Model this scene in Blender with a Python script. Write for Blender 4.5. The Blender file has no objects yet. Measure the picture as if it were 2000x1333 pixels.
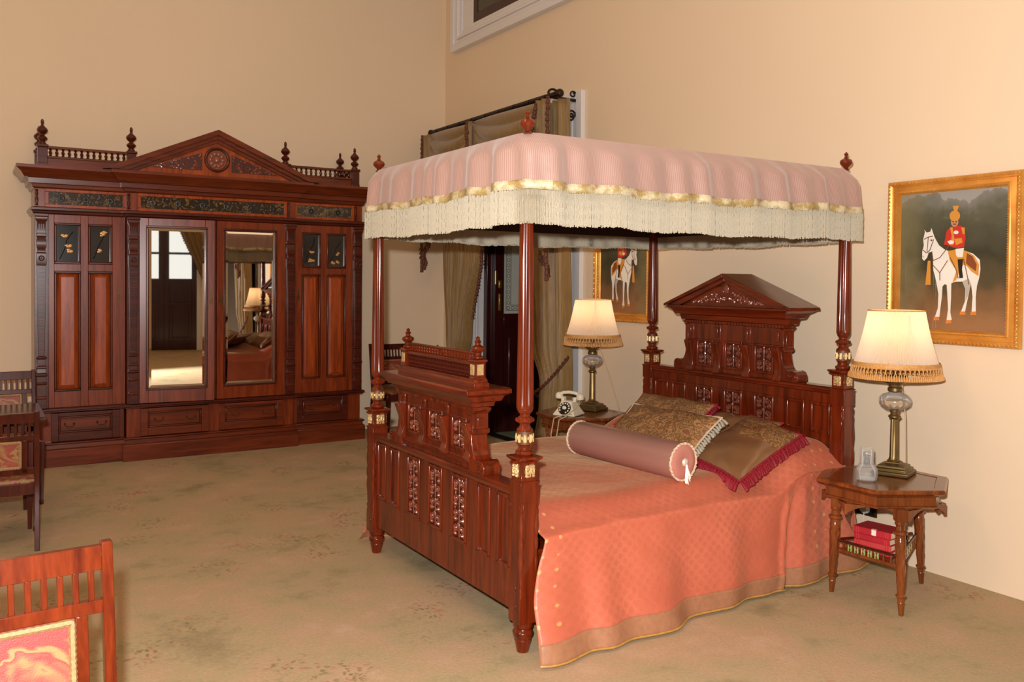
import bpy, math, random
from mathutils import Vector, Matrix
random.seed(7)
SC = bpy.context.scene
COL = SC.collection
pi, sin, cos, sqrt = math.pi, math.sin, math.cos, math.sqrt

# ------------------------------------------------------------------ camera
XW, YW, H = 4.55, 8.806, 1.5989          # right wall plane, back wall plane, eye height
yaw, pitch, roll = .5548, -.0201, .0092
F = Vector((sin(yaw)*cos(pitch), cos(yaw)*cos(pitch), sin(pitch)))
R0 = Vector((cos(yaw), -sin(yaw), 0)); U0 = R0.cross(F)
RR = R0*cos(roll)+U0*sin(roll); UU = -R0*sin(roll)+U0*cos(roll)
cam = bpy.data.cameras.new('camera'); cam.sensor_width = 36; cam.lens = 1709.0148/2000*36
cam.shift_y = -(666.5-585.16)/2000; cam.clip_start = .05; cam.clip_end = 60
co = bpy.data.objects.new('camera', cam); COL.objects.link(co)
co.matrix_world = Matrix(((RR.x, UU.x, -F.x, 0), (RR.y, UU.y, -F.y, 0), (RR.z, UU.z, -F.z, H), (0, 0, 0, 1)))
SC.camera = co

# ------------------------------------------------------------------ world, lights, exposure
w = bpy.data.worlds.new('world'); SC.world = w; w.use_nodes = True
w.node_tree.nodes['Background'].inputs[0].default_value = (.75, .85, 1, 1)
w.node_tree.nodes['Background'].inputs[1].default_value = .3
def point(name, loc, power, col, r):
    l = bpy.data.lights.new(name, 'POINT'); l.energy = power; l.color = col; l.shadow_soft_size = r
    o = bpy.data.objects.new(name, l); COL.objects.link(o); o.location = loc; return o
fl = bpy.data.lights.new('camera_flash', 'SPOT'); fl.energy = 980; fl.color = (1, .985, .97); fl.shadow_soft_size = .03; fl.spot_size = math.radians(150); fl.spot_blend = .4
flo = bpy.data.objects.new('camera_flash', fl); COL.objects.link(flo); flo.location = Vector((0, 0, H)) - RR*.07 + Vector((0, 0, .15))
flo.rotation_euler = (F-Vector((0, 0, .02))-RR*0+RR*.12).to_track_quat('-Z', 'Y').to_euler()
point('warm_ambient_fill', (-.8, 2.6, 4.7), 92, (1, .66, .38), .35)  # unseen fill light, added high up for the warm ambient glow on the walls
SC.view_settings.view_transform = 'Standard'; SC.view_settings.look = 'None'
SC.view_settings.gamma = 1; SC.view_settings.use_curve_mapping = False
SC.view_settings.exposure = -0.06

# ------------------------------------------------------------------ materials
MATS = {}
def newmat(name):
    m = bpy.data.materials.new(name); m.use_nodes = True; MATS[name] = m
    nt = m.node_tree; return m, nt, nt.nodes['Principled BSDF']
def N(nt, t, **k):
    n = nt.nodes.new(t)
    for a, b in k.items():
        if a in n.inputs: n.inputs[a].default_value = b
        else: setattr(n, a, b)
    return n
def L(nt, a, b): nt.links.new(a, b)
def c4(c): return (c[0], c[1], c[2], 1)
def srgb(r, g, b):
    f = lambda x: ((x/255+.055)/1.055)**2.4 if x/255 > .04045 else x/255/12.92
    return (f(r), f(g), f(b))
def ramp(nt, stops, interp='LINEAR'):
    r = nt.nodes.new('ShaderNodeValToRGB'); e = r.color_ramp; e.interpolation = interp
    while len(e.elements) < len(stops): e.elements.new(.5)
    for el, (p, c) in zip(e.elements, stops): el.position = p; el.color = c4(c)
    return r
def mapped(nt, scale, kind='Object'):
    t = N(nt, 'ShaderNodeTexCoord'); m = N(nt, 'ShaderNodeMapping'); m.inputs['Scale'].default_value = scale
    L(nt, t.outputs[kind], m.inputs[0]); return m.outputs[0]
def bump(nt, bs, height, strength=.3, dist=.01):
    b = N(nt, 'ShaderNodeBump'); b.inputs['Strength'].default_value = strength; b.inputs['Distance'].default_value = dist
    L(nt, height, b.inputs['Height']); L(nt, b.outputs[0], bs.inputs['Normal']); return b
def plain(name, c, rough=.5, metal=0, coat=0, spec=.5, noise=0, nscale=30, sheen=0, bmp=0):
    m, nt, b = newmat(name)
    b.inputs['Base Color'].default_value = c4(c); b.inputs['Roughness'].default_value = rough
    b.inputs['Metallic'].default_value = metal; b.inputs['Coat Weight'].default_value = coat
    b.inputs['Specular IOR Level'].default_value = spec; b.inputs['Sheen Weight'].default_value = sheen
    if noise or bmp:
        n = N(nt, 'ShaderNodeTexNoise', Scale=nscale, Detail=4)
        L(nt, mapped(nt, (1, 1, 1)), n.inputs['Vector'])
        if noise:
            r = ramp(nt, [(.25, [x*(1-noise) for x in c]), (.75, [min(1, x*(1+noise)) for x in c])])
            L(nt, n.outputs[0], r.inputs[0]); L(nt, r.outputs[0], b.inputs['Base Color'])
        if bmp: bump(nt, b, n.outputs[0], bmp, .004)
    return m
def wood(name, dark, light, axis='z', rough=.28, coat=.6):
    m, nt, b = newmat(name)
    s = {'z': (16, 16, 1.2), 'x': (1.2, 16, 16), 'y': (16, 1.2, 16)}[axis]
    v = mapped(nt, s)
    n = N(nt, 'ShaderNodeTexNoise', Scale=1.6, Detail=6, Distortion=.8); L(nt, v, n.inputs['Vector'])
    n2 = N(nt, 'ShaderNodeTexNoise', Scale=9, Detail=3); L(nt, v, n2.inputs['Vector'])
    mx = N(nt, 'ShaderNodeMath', operation='MULTIPLY_ADD'); mx.inputs[1].default_value = .3
    L(nt, n2.outputs[0], mx.inputs[0]); L(nt, n.outputs[0], mx.inputs[2])
    r = ramp(nt, [(.4, dark), (.9, light)]); L(nt, mx.outputs[0], r.inputs[0]); L(nt, r.outputs[0], b.inputs['Base Color'])
    b.inputs['Roughness'].default_value = rough; b.inputs['Coat Weight'].default_value = coat; b.inputs['Specular IOR Level'].default_value = .2
    b.inputs['Coat Roughness'].default_value = .26 if 'wardrobe' in name else .14
    return m
BD, BL = srgb(60, 16, 5), srgb(126, 43, 13)
wood('wood', BD, BL); wood('wood_x', BD, BL, 'x'); wood('wood_y', BD, BL, 'y')
wood('wardrobe_wood', srgb(86, 29, 10), srgb(142, 60, 22)); wood('wardrobe_wood_x', srgb(72, 24, 9), srgb(124, 51, 19), 'x')
wood('wardrobe_panel', srgb(112, 40, 13), srgb(180, 82, 30))
wood('wardrobe_dark', srgb(52, 15, 8), srgb(92, 33, 16), 'x')
wood('chair_wood', srgb(74, 22, 8), srgb(124, 48, 17), rough=.2, coat=.8); wood('chair_dark', srgb(48, 14, 9), srgb(86, 30, 16))
wood('table_wood', srgb(84, 38, 14), srgb(138, 72, 30), rough=.22); wood('door_wood', srgb(36, 9, 8), srgb(60, 18, 14), rough=.3)
plain('gilt', srgb(204, 170, 116), .38, .3, noise=.35, nscale=60, bmp=.6)
plain('gilt_ground', srgb(96, 58, 28), .5)
plain('brass', srgb(122, 102, 64), .4, .8, noise=.2, nscale=12)
plain('brass_bright', srgb(200, 150, 60), .25, .9)
plain('old_brass', srgb(92, 66, 34), .45, .8)
plain('iron', srgb(40, 24, 16), .45, .4)
plain('mirror', (.86, .86, .84), .015, 1)
plain('wall_paint', srgb(231, 208, 178), .75, noise=.02, nscale=.8)
plain('ceiling_paint', srgb(236, 226, 208), .8)
plain('white_paint', srgb(226, 222, 220), .4)
plain('white_plastic', srgb(235, 235, 235), .35)
plain('phone_cream', srgb(238, 226, 196), .25, coat=.3)
plain('black', (.006, .006, .007), .3)
plain('cord_beige', srgb(206, 178, 140), .6)
plain('cord_white', srgb(225, 215, 200), .6)
plain('book_red', srgb(176, 32, 44), .55, noise=.1); plain('book_pink', srgb(196, 60, 60), .55, noise=.1)
plain('pages', srgb(226, 206, 172), .8, noise=.1, nscale=80)
plain('paper', srgb(230, 226, 206), .7)
plain('tile_green', srgb(150, 176, 108), .25, noise=.2, nscale=60)
plain('fringe_cream', srgb(176, 165, 143), .7, noise=.18, nscale=260, bmp=.6)
plain('fringe_red', srgb(140, 16, 34), .6, noise=.3, nscale=90, bmp=.5)
plain('fringe_gold', srgb(206, 150, 84), .6, noise=.3, nscale=120)
plain('fringe_brown', srgb(98, 56, 40), .7, noise=.35, nscale=90, bmp=.5)
plain('gimp', srgb(150, 116, 72), .6, noise=.3, nscale=120)
plain('cord_red', srgb(150, 40, 52), .5, noise=.4, nscale=90)
plain('cord_pink', srgb(220, 190, 160), .5, noise=.25, nscale=150)
plain('satin_mauve', srgb(160, 112, 98), .32, spec=.8, coat=.2)
plain('satin_pink', srgb(196, 128, 114), .32, spec=.6)
plain('silver_braid', srgb(226, 212, 190), .35, .3, bmp=.5, nscale=200)
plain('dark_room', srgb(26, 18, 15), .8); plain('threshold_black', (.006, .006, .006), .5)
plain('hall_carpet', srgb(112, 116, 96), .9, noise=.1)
plain('lining', srgb(58, 34, 24), .85)
# glass
m, nt, b = newmat('glass'); b.inputs['Transmission Weight'].default_value = 1; b.inputs['Roughness'].default_value = .03
b.inputs['IOR'].default_value = 1.2; b.inputs['Base Color'].default_value = (.97, .97, .95, 1)
def clear_glass():
    m, nt, b = newmat('clear_glass'); out = nt.nodes['Material Output']
    b.inputs['Base Color'].default_value = (.9, .9, .88, 1); b.inputs['Roughness'].default_value = .06; b.inputs['Specular IOR Level'].default_value = .9
    t = N(nt, 'ShaderNodeBsdfTransparent'); fr = N(nt, 'ShaderNodeFresnel', IOR=1.5); ad = N(nt, 'ShaderNodeMath', operation='MULTIPLY_ADD'); ad.inputs[1].default_value = .55; ad.inputs[2].default_value = .035
    L(nt, fr.outputs[0], ad.inputs[0]); mx = N(nt, 'ShaderNodeMixShader'); L(nt, ad.outputs[0], mx.inputs[0]); L(nt, t.outputs[0], mx.inputs[1]); L(nt, b.outputs[0], mx.inputs[2]); L(nt, mx.outputs[0], out.inputs[0])
clear_glass()
m, nt, b = newmat('frosted_glass'); b.inputs['Base Color'].default_value = c4(srgb(176, 178, 168)); b.inputs['Roughness'].default_value = .25
plain('etched_glass', srgb(104, 106, 98), .4)
# daylight behind glass at the far end of the room
m, nt, b = newmat('daylight_pane'); b.inputs['Emission Color'].default_value = (.9, .9, .85, 1); b.inputs['Emission Strength'].default_value = 1.1
b.inputs['Base Color'].default_value = (.3, .3, .3, 1)
m, nt, b = newmat('dark_pane'); b.inputs['Base Color'].default_value = c4(srgb(70, 66, 56)); b.inputs['Roughness'].default_value = .08
# lamp shade: pleated fabric, translucent
def shade_mat():
    m, nt, b = newmat('shade')
    out = nt.nodes['Material Output']; nt.nodes.remove(b)
    d = N(nt, 'ShaderNodeBsdfDiffuse', Color=c4(srgb(250, 240, 228))); t = N(nt, 'ShaderNodeBsdfTranslucent', Color=c4(srgb(252, 224, 186)))
    mx = N(nt, 'ShaderNodeMixShader'); mx.inputs[0].default_value = .6
    L(nt, d.outputs[0], mx.inputs[1]); L(nt, t.outputs[0], mx.inputs[2]); L(nt, mx.outputs[0], out.inputs[0])
shade_mat()
# carpet
def carpet():
    m, nt, b = newmat('carpet')
    v = mapped(nt, (1, 1, 1))
    n1 = N(nt, 'ShaderNodeTexNoise', Scale=1.9, Detail=7, Roughness=.68); L(nt, v, n1.inputs['Vector'])
    base = ramp(nt, [(.3, srgb(146, 132, 100)), (.45, srgb(178, 158, 122)), (.57, srgb(188, 158, 126)), (.72, srgb(200, 170, 142))]); L(nt, n1.outputs[0], base.inputs[0])
    n2 = N(nt, 'ShaderNodeTexNoise', Scale=70, Detail=3); L(nt, v, n2.inputs['Vector'])
    # distorted coordinates for the sprays
    nd = N(nt, 'ShaderNodeTexNoise', Scale=9, Detail=2); L(nt, v, nd.inputs['Vector'])
    add = N(nt, 'ShaderNodeMixRGB', blend_type='ADD'); add.inputs[0].default_value = .1
    L(nt, v, add.inputs[1]); L(nt, nd.outputs['Color'], add.inputs[2])
    mp = N(nt, 'ShaderNodeMapping'); mp.inputs['Scale'].default_value = (1, 1, 0); L(nt, add.outputs[0], mp.inputs[0])
    vo = N(nt, 'ShaderNodeTexVoronoi', Scale=2.3, Randomness=.9); L(nt, mp.outputs[0], vo.inputs['Vector'])
    spray = ramp(nt, [(.0, (1, 1, 1)), (.26, (.8, .8, .8)), (.40, (.12, .12, .12)), (.6, (0, 0, 0))]); L(nt, vo.outputs['Distance'], spray.inputs[0])
    vo2 = N(nt, 'ShaderNodeTexVoronoi', Scale=36, Randomness=1); L(nt, mp.outputs[0], vo2.inputs['Vector'])
    leaf = ramp(nt, [(.24, (1, 1, 1)), (.5, (0, 0, 0))]); L(nt, vo2.outputs['Distance'], leaf.inputs[0])
    n3 = N(nt, 'ShaderNodeTexNoise', Scale=7, Detail=3); L(nt, v, n3.inputs['Vector'])
    gate = ramp(nt, [(.38, (0, 0, 0)), (.52, (1, 1, 1))]); L(nt, n3.outputs[0], gate.inputs[0])
    mu = N(nt, 'ShaderNodeMath', operation='MULTIPLY'); L(nt, spray.outputs[0], mu.inputs[0]); L(nt, leaf.outputs[0], mu.inputs[1])
    mu2 = N(nt, 'ShaderNodeMath', operation='MULTIPLY'); L(nt, mu.outputs[0], mu2.inputs[0]); L(nt, gate.outputs[0], mu2.inputs[1])
    mu3 = N(nt, 'ShaderNodeMath', operation='MULTIPLY'); mu3.inputs[1].default_value = .85; L(nt, mu2.outputs[0], mu3.inputs[0])
    lc = ramp(nt, [(0, srgb(136, 112, 74)), (.4, srgb(118, 106, 70)), (.6, srgb(180, 116, 88)), (.78, srgb(166, 76, 68))], 'CONSTANT'); L(nt, vo2.outputs['Color'], lc.inputs[0])
    mix = N(nt, 'ShaderNodeMixRGB'); L(nt, mu3.outputs[0], mix.inputs[0]); L(nt, base.outputs[0], mix.inputs[1]); L(nt, lc.outputs[0], mix.inputs[2])
    # rose heads
    ro = ramp(nt, [(.0, (.3, .3, .3)), (.03, (.4, .4, .4)), (.055, (1, 1, 1)), (.1, (0, 0, 0))]); L(nt, vo.outputs['Distance'], ro.inputs[0])
    mr = N(nt, 'ShaderNodeMath', operation='MULTIPLY'); mr.inputs[1].default_value = .55; L(nt, ro.outputs[0], mr.inputs[0])
    mix2 = N(nt, 'ShaderNodeMixRGB', Color2=c4(srgb(186, 72, 66))); L(nt, mr.outputs[0], mix2.inputs[0]); L(nt, mix.outputs[0], mix2.inputs[1])
    ms = N(nt, 'ShaderNodeMixRGB', blend_type='SOFT_LIGHT'); ms.inputs[0].default_value = .25; L(nt, mix2.outputs[0], ms.inputs[1]); L(nt, n2.outputs[0], ms.inputs[2])
    L(nt, ms.outputs[0], b.inputs['Base Color']); b.inputs['Roughness'].default_value = .95; b.inputs['Specular IOR Level'].default_value = .1
    bump(nt, b, n2.outputs[0], .4, .004)
carpet()
# striped silk of the canopy
def silk():
    m, nt, b = newmat('canopy_silk')
    t = N(nt, 'ShaderNodeTexCoord'); mp = N(nt, 'ShaderNodeMapping'); mp.inputs['Scale'].default_value = (1, 1, 1); L(nt, t.outputs['UV'], mp.inputs[0])
    wv = N(nt, 'ShaderNodeTexWave', Scale=40, bands_direction='X'); L(nt, mp.outputs[0], wv.inputs['Vector'])
    r = ramp(nt, [(.3, srgb(164, 128, 117)), (.7, srgb(182, 149, 138))]); L(nt, wv.outputs[0], r.inputs[0]); L(nt, r.outputs[0], b.inputs['Base Color'])
    b.inputs['Roughness'].default_value = .42; b.inputs['Sheen Weight'].default_value = .3
    n = N(nt, 'ShaderNodeTexNoise', Scale=9, Detail=3); L(nt, mp.outputs[0], n.inputs['Vector']); bump(nt, b, n.outputs[0], .25, .02)
silk()
def braid():
    m, nt, b = newmat('gold_braid')
    t = N(nt, 'ShaderNodeTexCoord'); mp = N(nt, 'ShaderNodeMapping'); mp.inputs['Scale'].default_value = (1, 1, 1); L(nt, t.outputs['UV'], mp.inputs[0])
    n = N(nt, 'ShaderNodeTexNoise', Scale=14, Detail=4); L(nt, mp.outputs[0], n.inputs['Vector'])
    r = ramp(nt, [(.42, srgb(176, 150, 96)), (.55, srgb(214, 202, 168))]); L(nt, n.outputs[0], r.inputs[0]); L(nt, r.outputs[0], b.inputs['Base Color'])
    b.inputs['Roughness'].default_value = .4; b.inputs['Metallic'].default_value = .1
    n2 = N(nt, 'ShaderNodeTexVoronoi', Scale=90); L(nt, mp.outputs[0], n2.inputs['Vector']); bump(nt, b, n2.outputs['Distance'], .5, .004)
braid()
def spread():
    m, nt, b = newmat('bedspread_silk')
    t = N(nt, 'ShaderNodeTexCoord'); mp = N(nt, 'ShaderNodeMapping'); mp.inputs['Scale'].default_value = (1, 1, 0); mp.inputs['Rotation'].default_value = (0, 0, pi/4)
    L(nt, t.outputs['UV'], mp.inputs[0])
    ck = N(nt, 'ShaderNodeTexVoronoi', Scale=26, Randomness=.0); L(nt, mp.outputs[0], ck.inputs['Vector'])
    dm = ramp(nt, [(.3, (1, 1, 1)), (.42, (0, 0, 0))]); L(nt, ck.outputs['Distance'], dm.inputs[0])
    nz = N(nt, 'ShaderNodeTexNoise', Scale=3, Detail=4); L(nt, mp.outputs[0], nz.inputs['Vector'])
    base = ramp(nt, [(.3, srgb(198, 100, 76)), (.7, srgb(212, 116, 90))]); L(nt, nz.outputs[0], base.inputs[0])
    mx = N(nt, 'ShaderNodeMixRGB', Color2=c4(srgb(196, 104, 74))); mf = N(nt, 'ShaderNodeMath', operation='MULTIPLY'); mf.inputs[1].default_value = .75
    L(nt, dm.outputs[0], mf.inputs[0]); L(nt, mf.outputs[0], mx.inputs[0]); L(nt, base.outputs[0], mx.inputs[1])
    # gold buti dots along the end borders and hem
    sx = N(nt, 'ShaderNodeSeparateXYZ'); L(nt, t.outputs['UV'], sx.inputs[0])
    dv = N(nt, 'ShaderNodeTexVoronoi', Scale=14, Randomness=.15)
    m3 = N(nt, 'ShaderNodeMapping'); m3.inputs['Scale'].default_value = (1, 1, 0); L(nt, t.outputs['UV'], m3.inputs[0]); L(nt, m3.outputs[0], dv.inputs['Vector'])
    dots = ramp(nt, [(.10, (1, 1, 1)), (.15, (0, 0, 0))]); L(nt, dv.outputs['Distance'], dots.inputs[0])
    e1 = ramp(nt, [(.05, (1, 1, 1)), (.055, (0, 0, 0)), (.74, (0, 0, 0)), (.745, (1, 1, 1))], 'CONSTANT')
    dvx = N(nt, 'ShaderNodeMath', operation='DIVIDE'); dvx.inputs[1].default_value = 2.3; L(nt, sx.outputs[0], dvx.inputs[0]); L(nt, dvx.outputs[0], e1.inputs[0])
    mm = N(nt, 'ShaderNodeMath', operation='MULTIPLY'); L(nt, dots.outputs[0], mm.inputs[0]); L(nt, e1.outputs[0], mm.inputs[1])
    m4 = N(nt, 'ShaderNodeMixRGB', Color2=c4(srgb(222, 158, 98))); L(nt, mm.outputs[0], m4.inputs[0]); L(nt, mx.outputs[0], m4.inputs[1])
    L(nt, m4.outputs[0], b.inputs['Base Color']); b.inputs['Roughness'].default_value = .48; b.inputs['Sheen Weight'].default_value = .7; b.inputs['Sheen Roughness'].default_value = .35; b.inputs['Sheen Tint'].default_value = (.42, .36, .2, 1)
    n2 = N(nt, 'ShaderNodeTexNoise', Scale=7, Detail=6, Roughness=.6); L(nt, mp.outputs[0], n2.inputs['Vector']); bump(nt, b, n2.outputs[0], .45, .02)
spread()
plain('spread_hem', srgb(168, 116, 84), .5, noise=.12, nscale=40); plain('hem_gold', srgb(186, 140, 70), .45, noise=.2, nscale=40)
def brocade(name, ground, gold, third, scale):
    m, nt, b = newmat(name)
    v = mapped(nt, (1, 1, 1))
    nd = N(nt, 'ShaderNodeTexNoise', Scale=scale*.55, Detail=2, Distortion=2.2); L(nt, v, nd.inputs['Vector'])
    r = ramp(nt, [(.40, ground), (.44, gold), (.49, gold), (.52, ground), (.6, third), (.68, gold), (.71, third)]); L(nt, nd.outputs[0], r.inputs[0])
    L(nt, r.outputs[0], b.inputs['Base Color']); b.inputs['Roughness'].default_value = .5
    n2 = N(nt, 'ShaderNodeTexNoise', Scale=300); L(nt, v, n2.inputs['Vector']); bump(nt, b, n2.outputs[0], .25, .003)
brocade('brocade_cushion', srgb(132, 84, 52), srgb(176, 128, 78), srgb(112, 84, 50), 26)
brocade('chair_fabric', srgb(138, 46, 38), srgb(148, 112, 62), srgb(148, 76, 52), 11)
plain('satin_bronze', srgb(138, 96, 62), .3, spec=.9, coat=.3)
def curtain_mat():
    m, nt, b = newmat('curtain_olive')
    v = mapped(nt, (30, 30, 1.5)); n = N(nt, 'ShaderNodeTexNoise', Scale=3, Detail=3); L(nt, v, n.inputs['Vector'])
    r = ramp(nt, [(.3, srgb(122, 94, 50)), (.7, srgb(146, 116, 66))]); L(nt, n.outputs[0], r.inputs[0]); L(nt, r.outputs[0], b.inputs['Base Color'])
    b.inputs['Roughness'].default_value = .55; b.inputs['Sheen Weight'].default_value = .3
curtain_mat()
def lacquer(name, dens):
    m, nt, b = newmat(name)
    v = mapped(nt, (1, 1, 1)); nd = N(nt, 'ShaderNodeTexNoise', Scale=dens, Detail=4, Distortion=1.5); L(nt, v, nd.inputs['Vector'])
    r = ramp(nt, [(.55, srgb(34, 32, 28)), (.59, srgb(150, 112, 56)), (.63, srgb(52, 48, 40))]); L(nt, nd.outputs[0], r.inputs[0])
    L(nt, r.outputs[0], b.inputs['Base Color']); b.inputs['Roughness'].default_value = .2; b.inputs['Coat Weight'].default_value = .4
lacquer('lacquer_frieze', 24)
plain('lacquer_black', srgb(38, 38, 36), .16, coat=.6, noise=.25, nscale=8)
plain('lacquer_gold', srgb(206, 152, 82), .4, .3); plain('lacquer_twig', srgb(20, 18, 16), .3)
plain('carved_ground', srgb(70, 22, 11), .4); plain('carved', srgb(132, 70, 50), .25, coat=.4)
def gold_frame():
    m, nt, b = newmat('frame_gold')
    v = mapped(nt, (1, 1, 1)); n = N(nt, 'ShaderNodeTexNoise', Scale=8, Detail=3); L(nt, v, n.inputs['Vector'])
    r = ramp(nt, [(.3, srgb(196, 128, 48)), (.7, srgb(226, 164, 78))]); L(nt, n.outputs[0], r.inputs[0]); L(nt, r.outputs[0], b.inputs['Base Color'])
    b.inputs['Roughness'].default_value = .34; b.inputs['Metallic'].default_value = .4
gold_frame()
def canvas():
    m, nt, b = newmat('painted_background')
    t = N(nt, 'ShaderNodeTexCoord'); sx = N(nt, 'ShaderNodeSeparateXYZ'); L(nt, t.outputs['UV'], sx.inputs[0])
    n = N(nt, 'ShaderNodeTexNoise', Scale=5, Detail=6); L(nt, t.outputs['UV'], n.inputs['Vector'])
    ad = N(nt, 'ShaderNodeMath', operation='MULTIPLY_ADD'); ad.inputs[1].default_value = .35; L(nt, n.outputs[0], ad.inputs[0]); L(nt, sx.outputs[1], ad.inputs[2])
    r = ramp(nt, [(.2, srgb(140, 98, 62)), (.36, srgb(112, 82, 52)), (.44, srgb(80, 68, 44)), (.62, srgb(52, 50, 34)), (.9, srgb(84, 84, 66)), (1.0, srgb(124, 124, 116)), (1.15, srgb(150, 148, 142))])
    dv = N(nt, 'ShaderNodeMath', operation='DIVIDE'); dv.inputs[1].default_value = 1.15; L(nt, ad.outputs[0], dv.inputs[0]); L(nt, dv.outputs[0], r.inputs[0])
    # lighter foliage towards one side
    ad2 = N(nt, 'ShaderNodeMath', operation='MULTIPLY_ADD'); ad2.inputs[1].default_value = .5; L(nt, n.outputs[0], ad2.inputs[0]); L(nt, sx.outputs[0], ad2.inputs[2])
    r2 = ramp(nt, [(.3, (.55, .55, .55)), (.55, (0, 0, 0))]); L(nt, ad2.outputs[0], r2.inputs[0])
    mx = N(nt, 'ShaderNodeMixRGB', Color2=c4(srgb(128, 120, 84))); L(nt, r2.outputs[0], mx.inputs[0]); L(nt, r.outputs[0], mx.inputs[1])
    L(nt, mx.outputs[0], b.inputs['Base Color']); b.inputs['Roughness'].default_value = .5; b.inputs['Coat Weight'].default_value = .6; b.inputs['Coat Roughness'].default_value = .03
canvas()
for nm, c in dict(p_white=(226, 222, 214), p_shade=(176, 170, 160), p_red=(196, 44, 32), p_gold=(206, 140, 52), p_skin=(190, 130, 96), p_black=(24, 18, 16), p_brown=(128, 66, 30), p_orange=(206, 120, 50)).items():
    plain(nm, srgb(*c), .5, coat=.6)

# ------------------------------------------------------------------ mesh building
class MB:
    def __init__(s): s.v = []; s.f = []; s.mi = []; s.uv = None
    def add(s, vs, fs, m=0):
        k = len(s.v); s.v += [tuple(v) for v in vs]; s.f += [tuple(i+k for i in f) for f in fs]; s.mi += [m]*len(fs); return s
    def box(s, x0, x1, y0, y1, z0, z1, m=0):
        return s.add([(x0,y0,z0),(x1,y0,z0),(x1,y1,z0),(x0,y1,z0),(x0,y0,z1),(x1,y0,z1),(x1,y1,z1),(x0,y1,z1)],
                     [(0,3,2,1),(4,5,6,7),(0,1,5,4),(1,2,6,5),(2,3,7,6),(3,0,4,7)], m)
    def loft(s, x0, x1, y0, y1, prof, sides=(1,1,1,1), m=0):
        """stack of rectangles: prof = [(out, z)], widened by out on the sides (left, right, front, back)"""
        vs = []
        for o, z in prof:
            a, b_, c, d = x0-o*sides[0], x1+o*sides[1], y0-o*sides[2], y1+o*sides[3]
            vs += [(a,c,z),(b_,c,z),(b_,d,z),(a,d,z)]
        fs = [(3,2,1,0)]
        for i in range(len(prof)-1):
            for k in range(4): fs.append((4*i+k, 4*i+(k+1)%4, 4*i+4+(k+1)%4, 4*i+4+k))
        n = 4*(len(prof)-1); fs.append((n, n+1, n+2, n+3)); return s.add(vs, fs, m)
    def prism(s, poly, a, b, plane='xz', m=0):
        """extrude a 2D polygon: plane xz -> along y, xy -> along z, yz -> along x"""
        n = len(poly)
        P = {'xz': lambda p, t: (p[0], t, p[1]), 'xy': lambda p, t: (p[0], p[1], t), 'yz': lambda p, t: (t, p[0], p[1])}[plane]
        vs = [P(p, a) for p in poly]+[P(p, b) for p in poly]
        fs = [tuple(range(n)), tuple(range(2*n-1, n-1, -1))]+[(i, i+n, (i+1)%n+n, (i+1)%n) for i in range(n)]
        return s.add(vs, fs, m)
    def lathe(s, prof, c=(0,0,0), n=16, flute=0, fl0=0, fl1=0, m=0, sx=1, sy=1):
        vs = []; fs = []; k = len(prof)
        for r, z in prof:
            for j in range(n):
                a = 2*pi*j/n; rr = r
                if flute and fl0 <= z <= fl1: rr = r*(1-.13*(.5-.5*cos(flute*a))**.5)
                vs.append((c[0]+rr*cos(a)*sx, c[1]+rr*sin(a)*sy, c[2]+z))
        for i in range(k-1):
            for j in range(n): fs.append((i*n+j, i*n+(j+1)%n, (i+1)*n+(j+1)%n, (i+1)*n+j))
        fs.append(tuple(range(n-1, -1, -1))); fs.append(tuple((k-1)*n+j for j in range(n)))
        return s.add(vs, fs, m)
    def tube(s, pts, r, n=6, m=0, closed=False):
        pts = [Vector(p) for p in pts]; K = len(pts); vs = []; fs = []; up = None
        for i, p in enumerate(pts):
            if closed: t = pts[(i+1) % K]-pts[i-1]
            else: t = pts[min(i+1, K-1)]-pts[max(i-1, 0)]
            t = t.normalized() if t.length > 1e-9 else Vector((0,0,1))
            if up is None: up = Vector((0,0,1)) if abs(t.z) < .9 else Vector((1,0,0))
            a = t.cross(up); a = a.normalized() if a.length > 1e-6 else Vector((1,0,0)); b = t.cross(a).normalized(); up = -b
            rr = r[i] if isinstance(r, (list, tuple)) else r
            for j in range(n):
                q = p+(a*cos(2*pi*j/n)+b*sin(2*pi*j/n))*rr; vs.append(tuple(q))
        E = K if closed else K-1
        for i in range(E):
            i2 = (i+1) % K
            for j in range(n): fs.append((i*n+j, i*n+(j+1)%n, i2*n+(j+1)%n, i2*n+j))
        if not closed: fs.append(tuple(range(n-1, -1, -1))); fs.append(tuple((K-1)*n+j for j in range(n)))
        return s.add(vs, fs, m)
    def ball(s, c, r, n=8, k=5, m=0):
        if not isinstance(r, (list, tuple)): r = (r, r, r)
        pr = [(max(1e-4, sin(pi*i/k)), -cos(pi*i/k)) for i in range(k+1)]
        vs = [(c[0]+r[0]*a*cos(2*pi*j/n), c[1]+r[1]*a*sin(2*pi*j/n), c[2]+r[2]*z) for a, z in pr for j in range(n)]
        fs = [(i*n+j, i*n+(j+1)%n, (i+1)*n+(j+1)%n, (i+1)*n+j) for i in range(k) for j in range(n)]
        return s.add(vs, fs, m)
    def grid(s, fn, nu, nv, m=0, uvfn=None, closed=False):
        k = len(s.v); vs = [tuple(fn(i/nu, j/nv)) for j in range(nv+1) for i in range(nu+(0 if closed else 1))]
        W = nu if closed else nu+1
        fs = [(j*W+i, j*W+(i+1)%W, (j+1)*W+(i+1)%W, (j+1)*W+i) for j in range(nv) for i in range(nu)]
        s.add(vs, fs, m)
        if uvfn:
            if s.uv is None: s.uv = {}
            for fi in range(nu*nv):
                j, i = divmod(fi, nu)
                s.uv[len(s.f)-nu*nv+fi] = [uvfn(a/nu, b/nv) for a, b in ((i,j),(i+1,j),(i+1,j+1),(i,j+1))]
        return s
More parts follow.
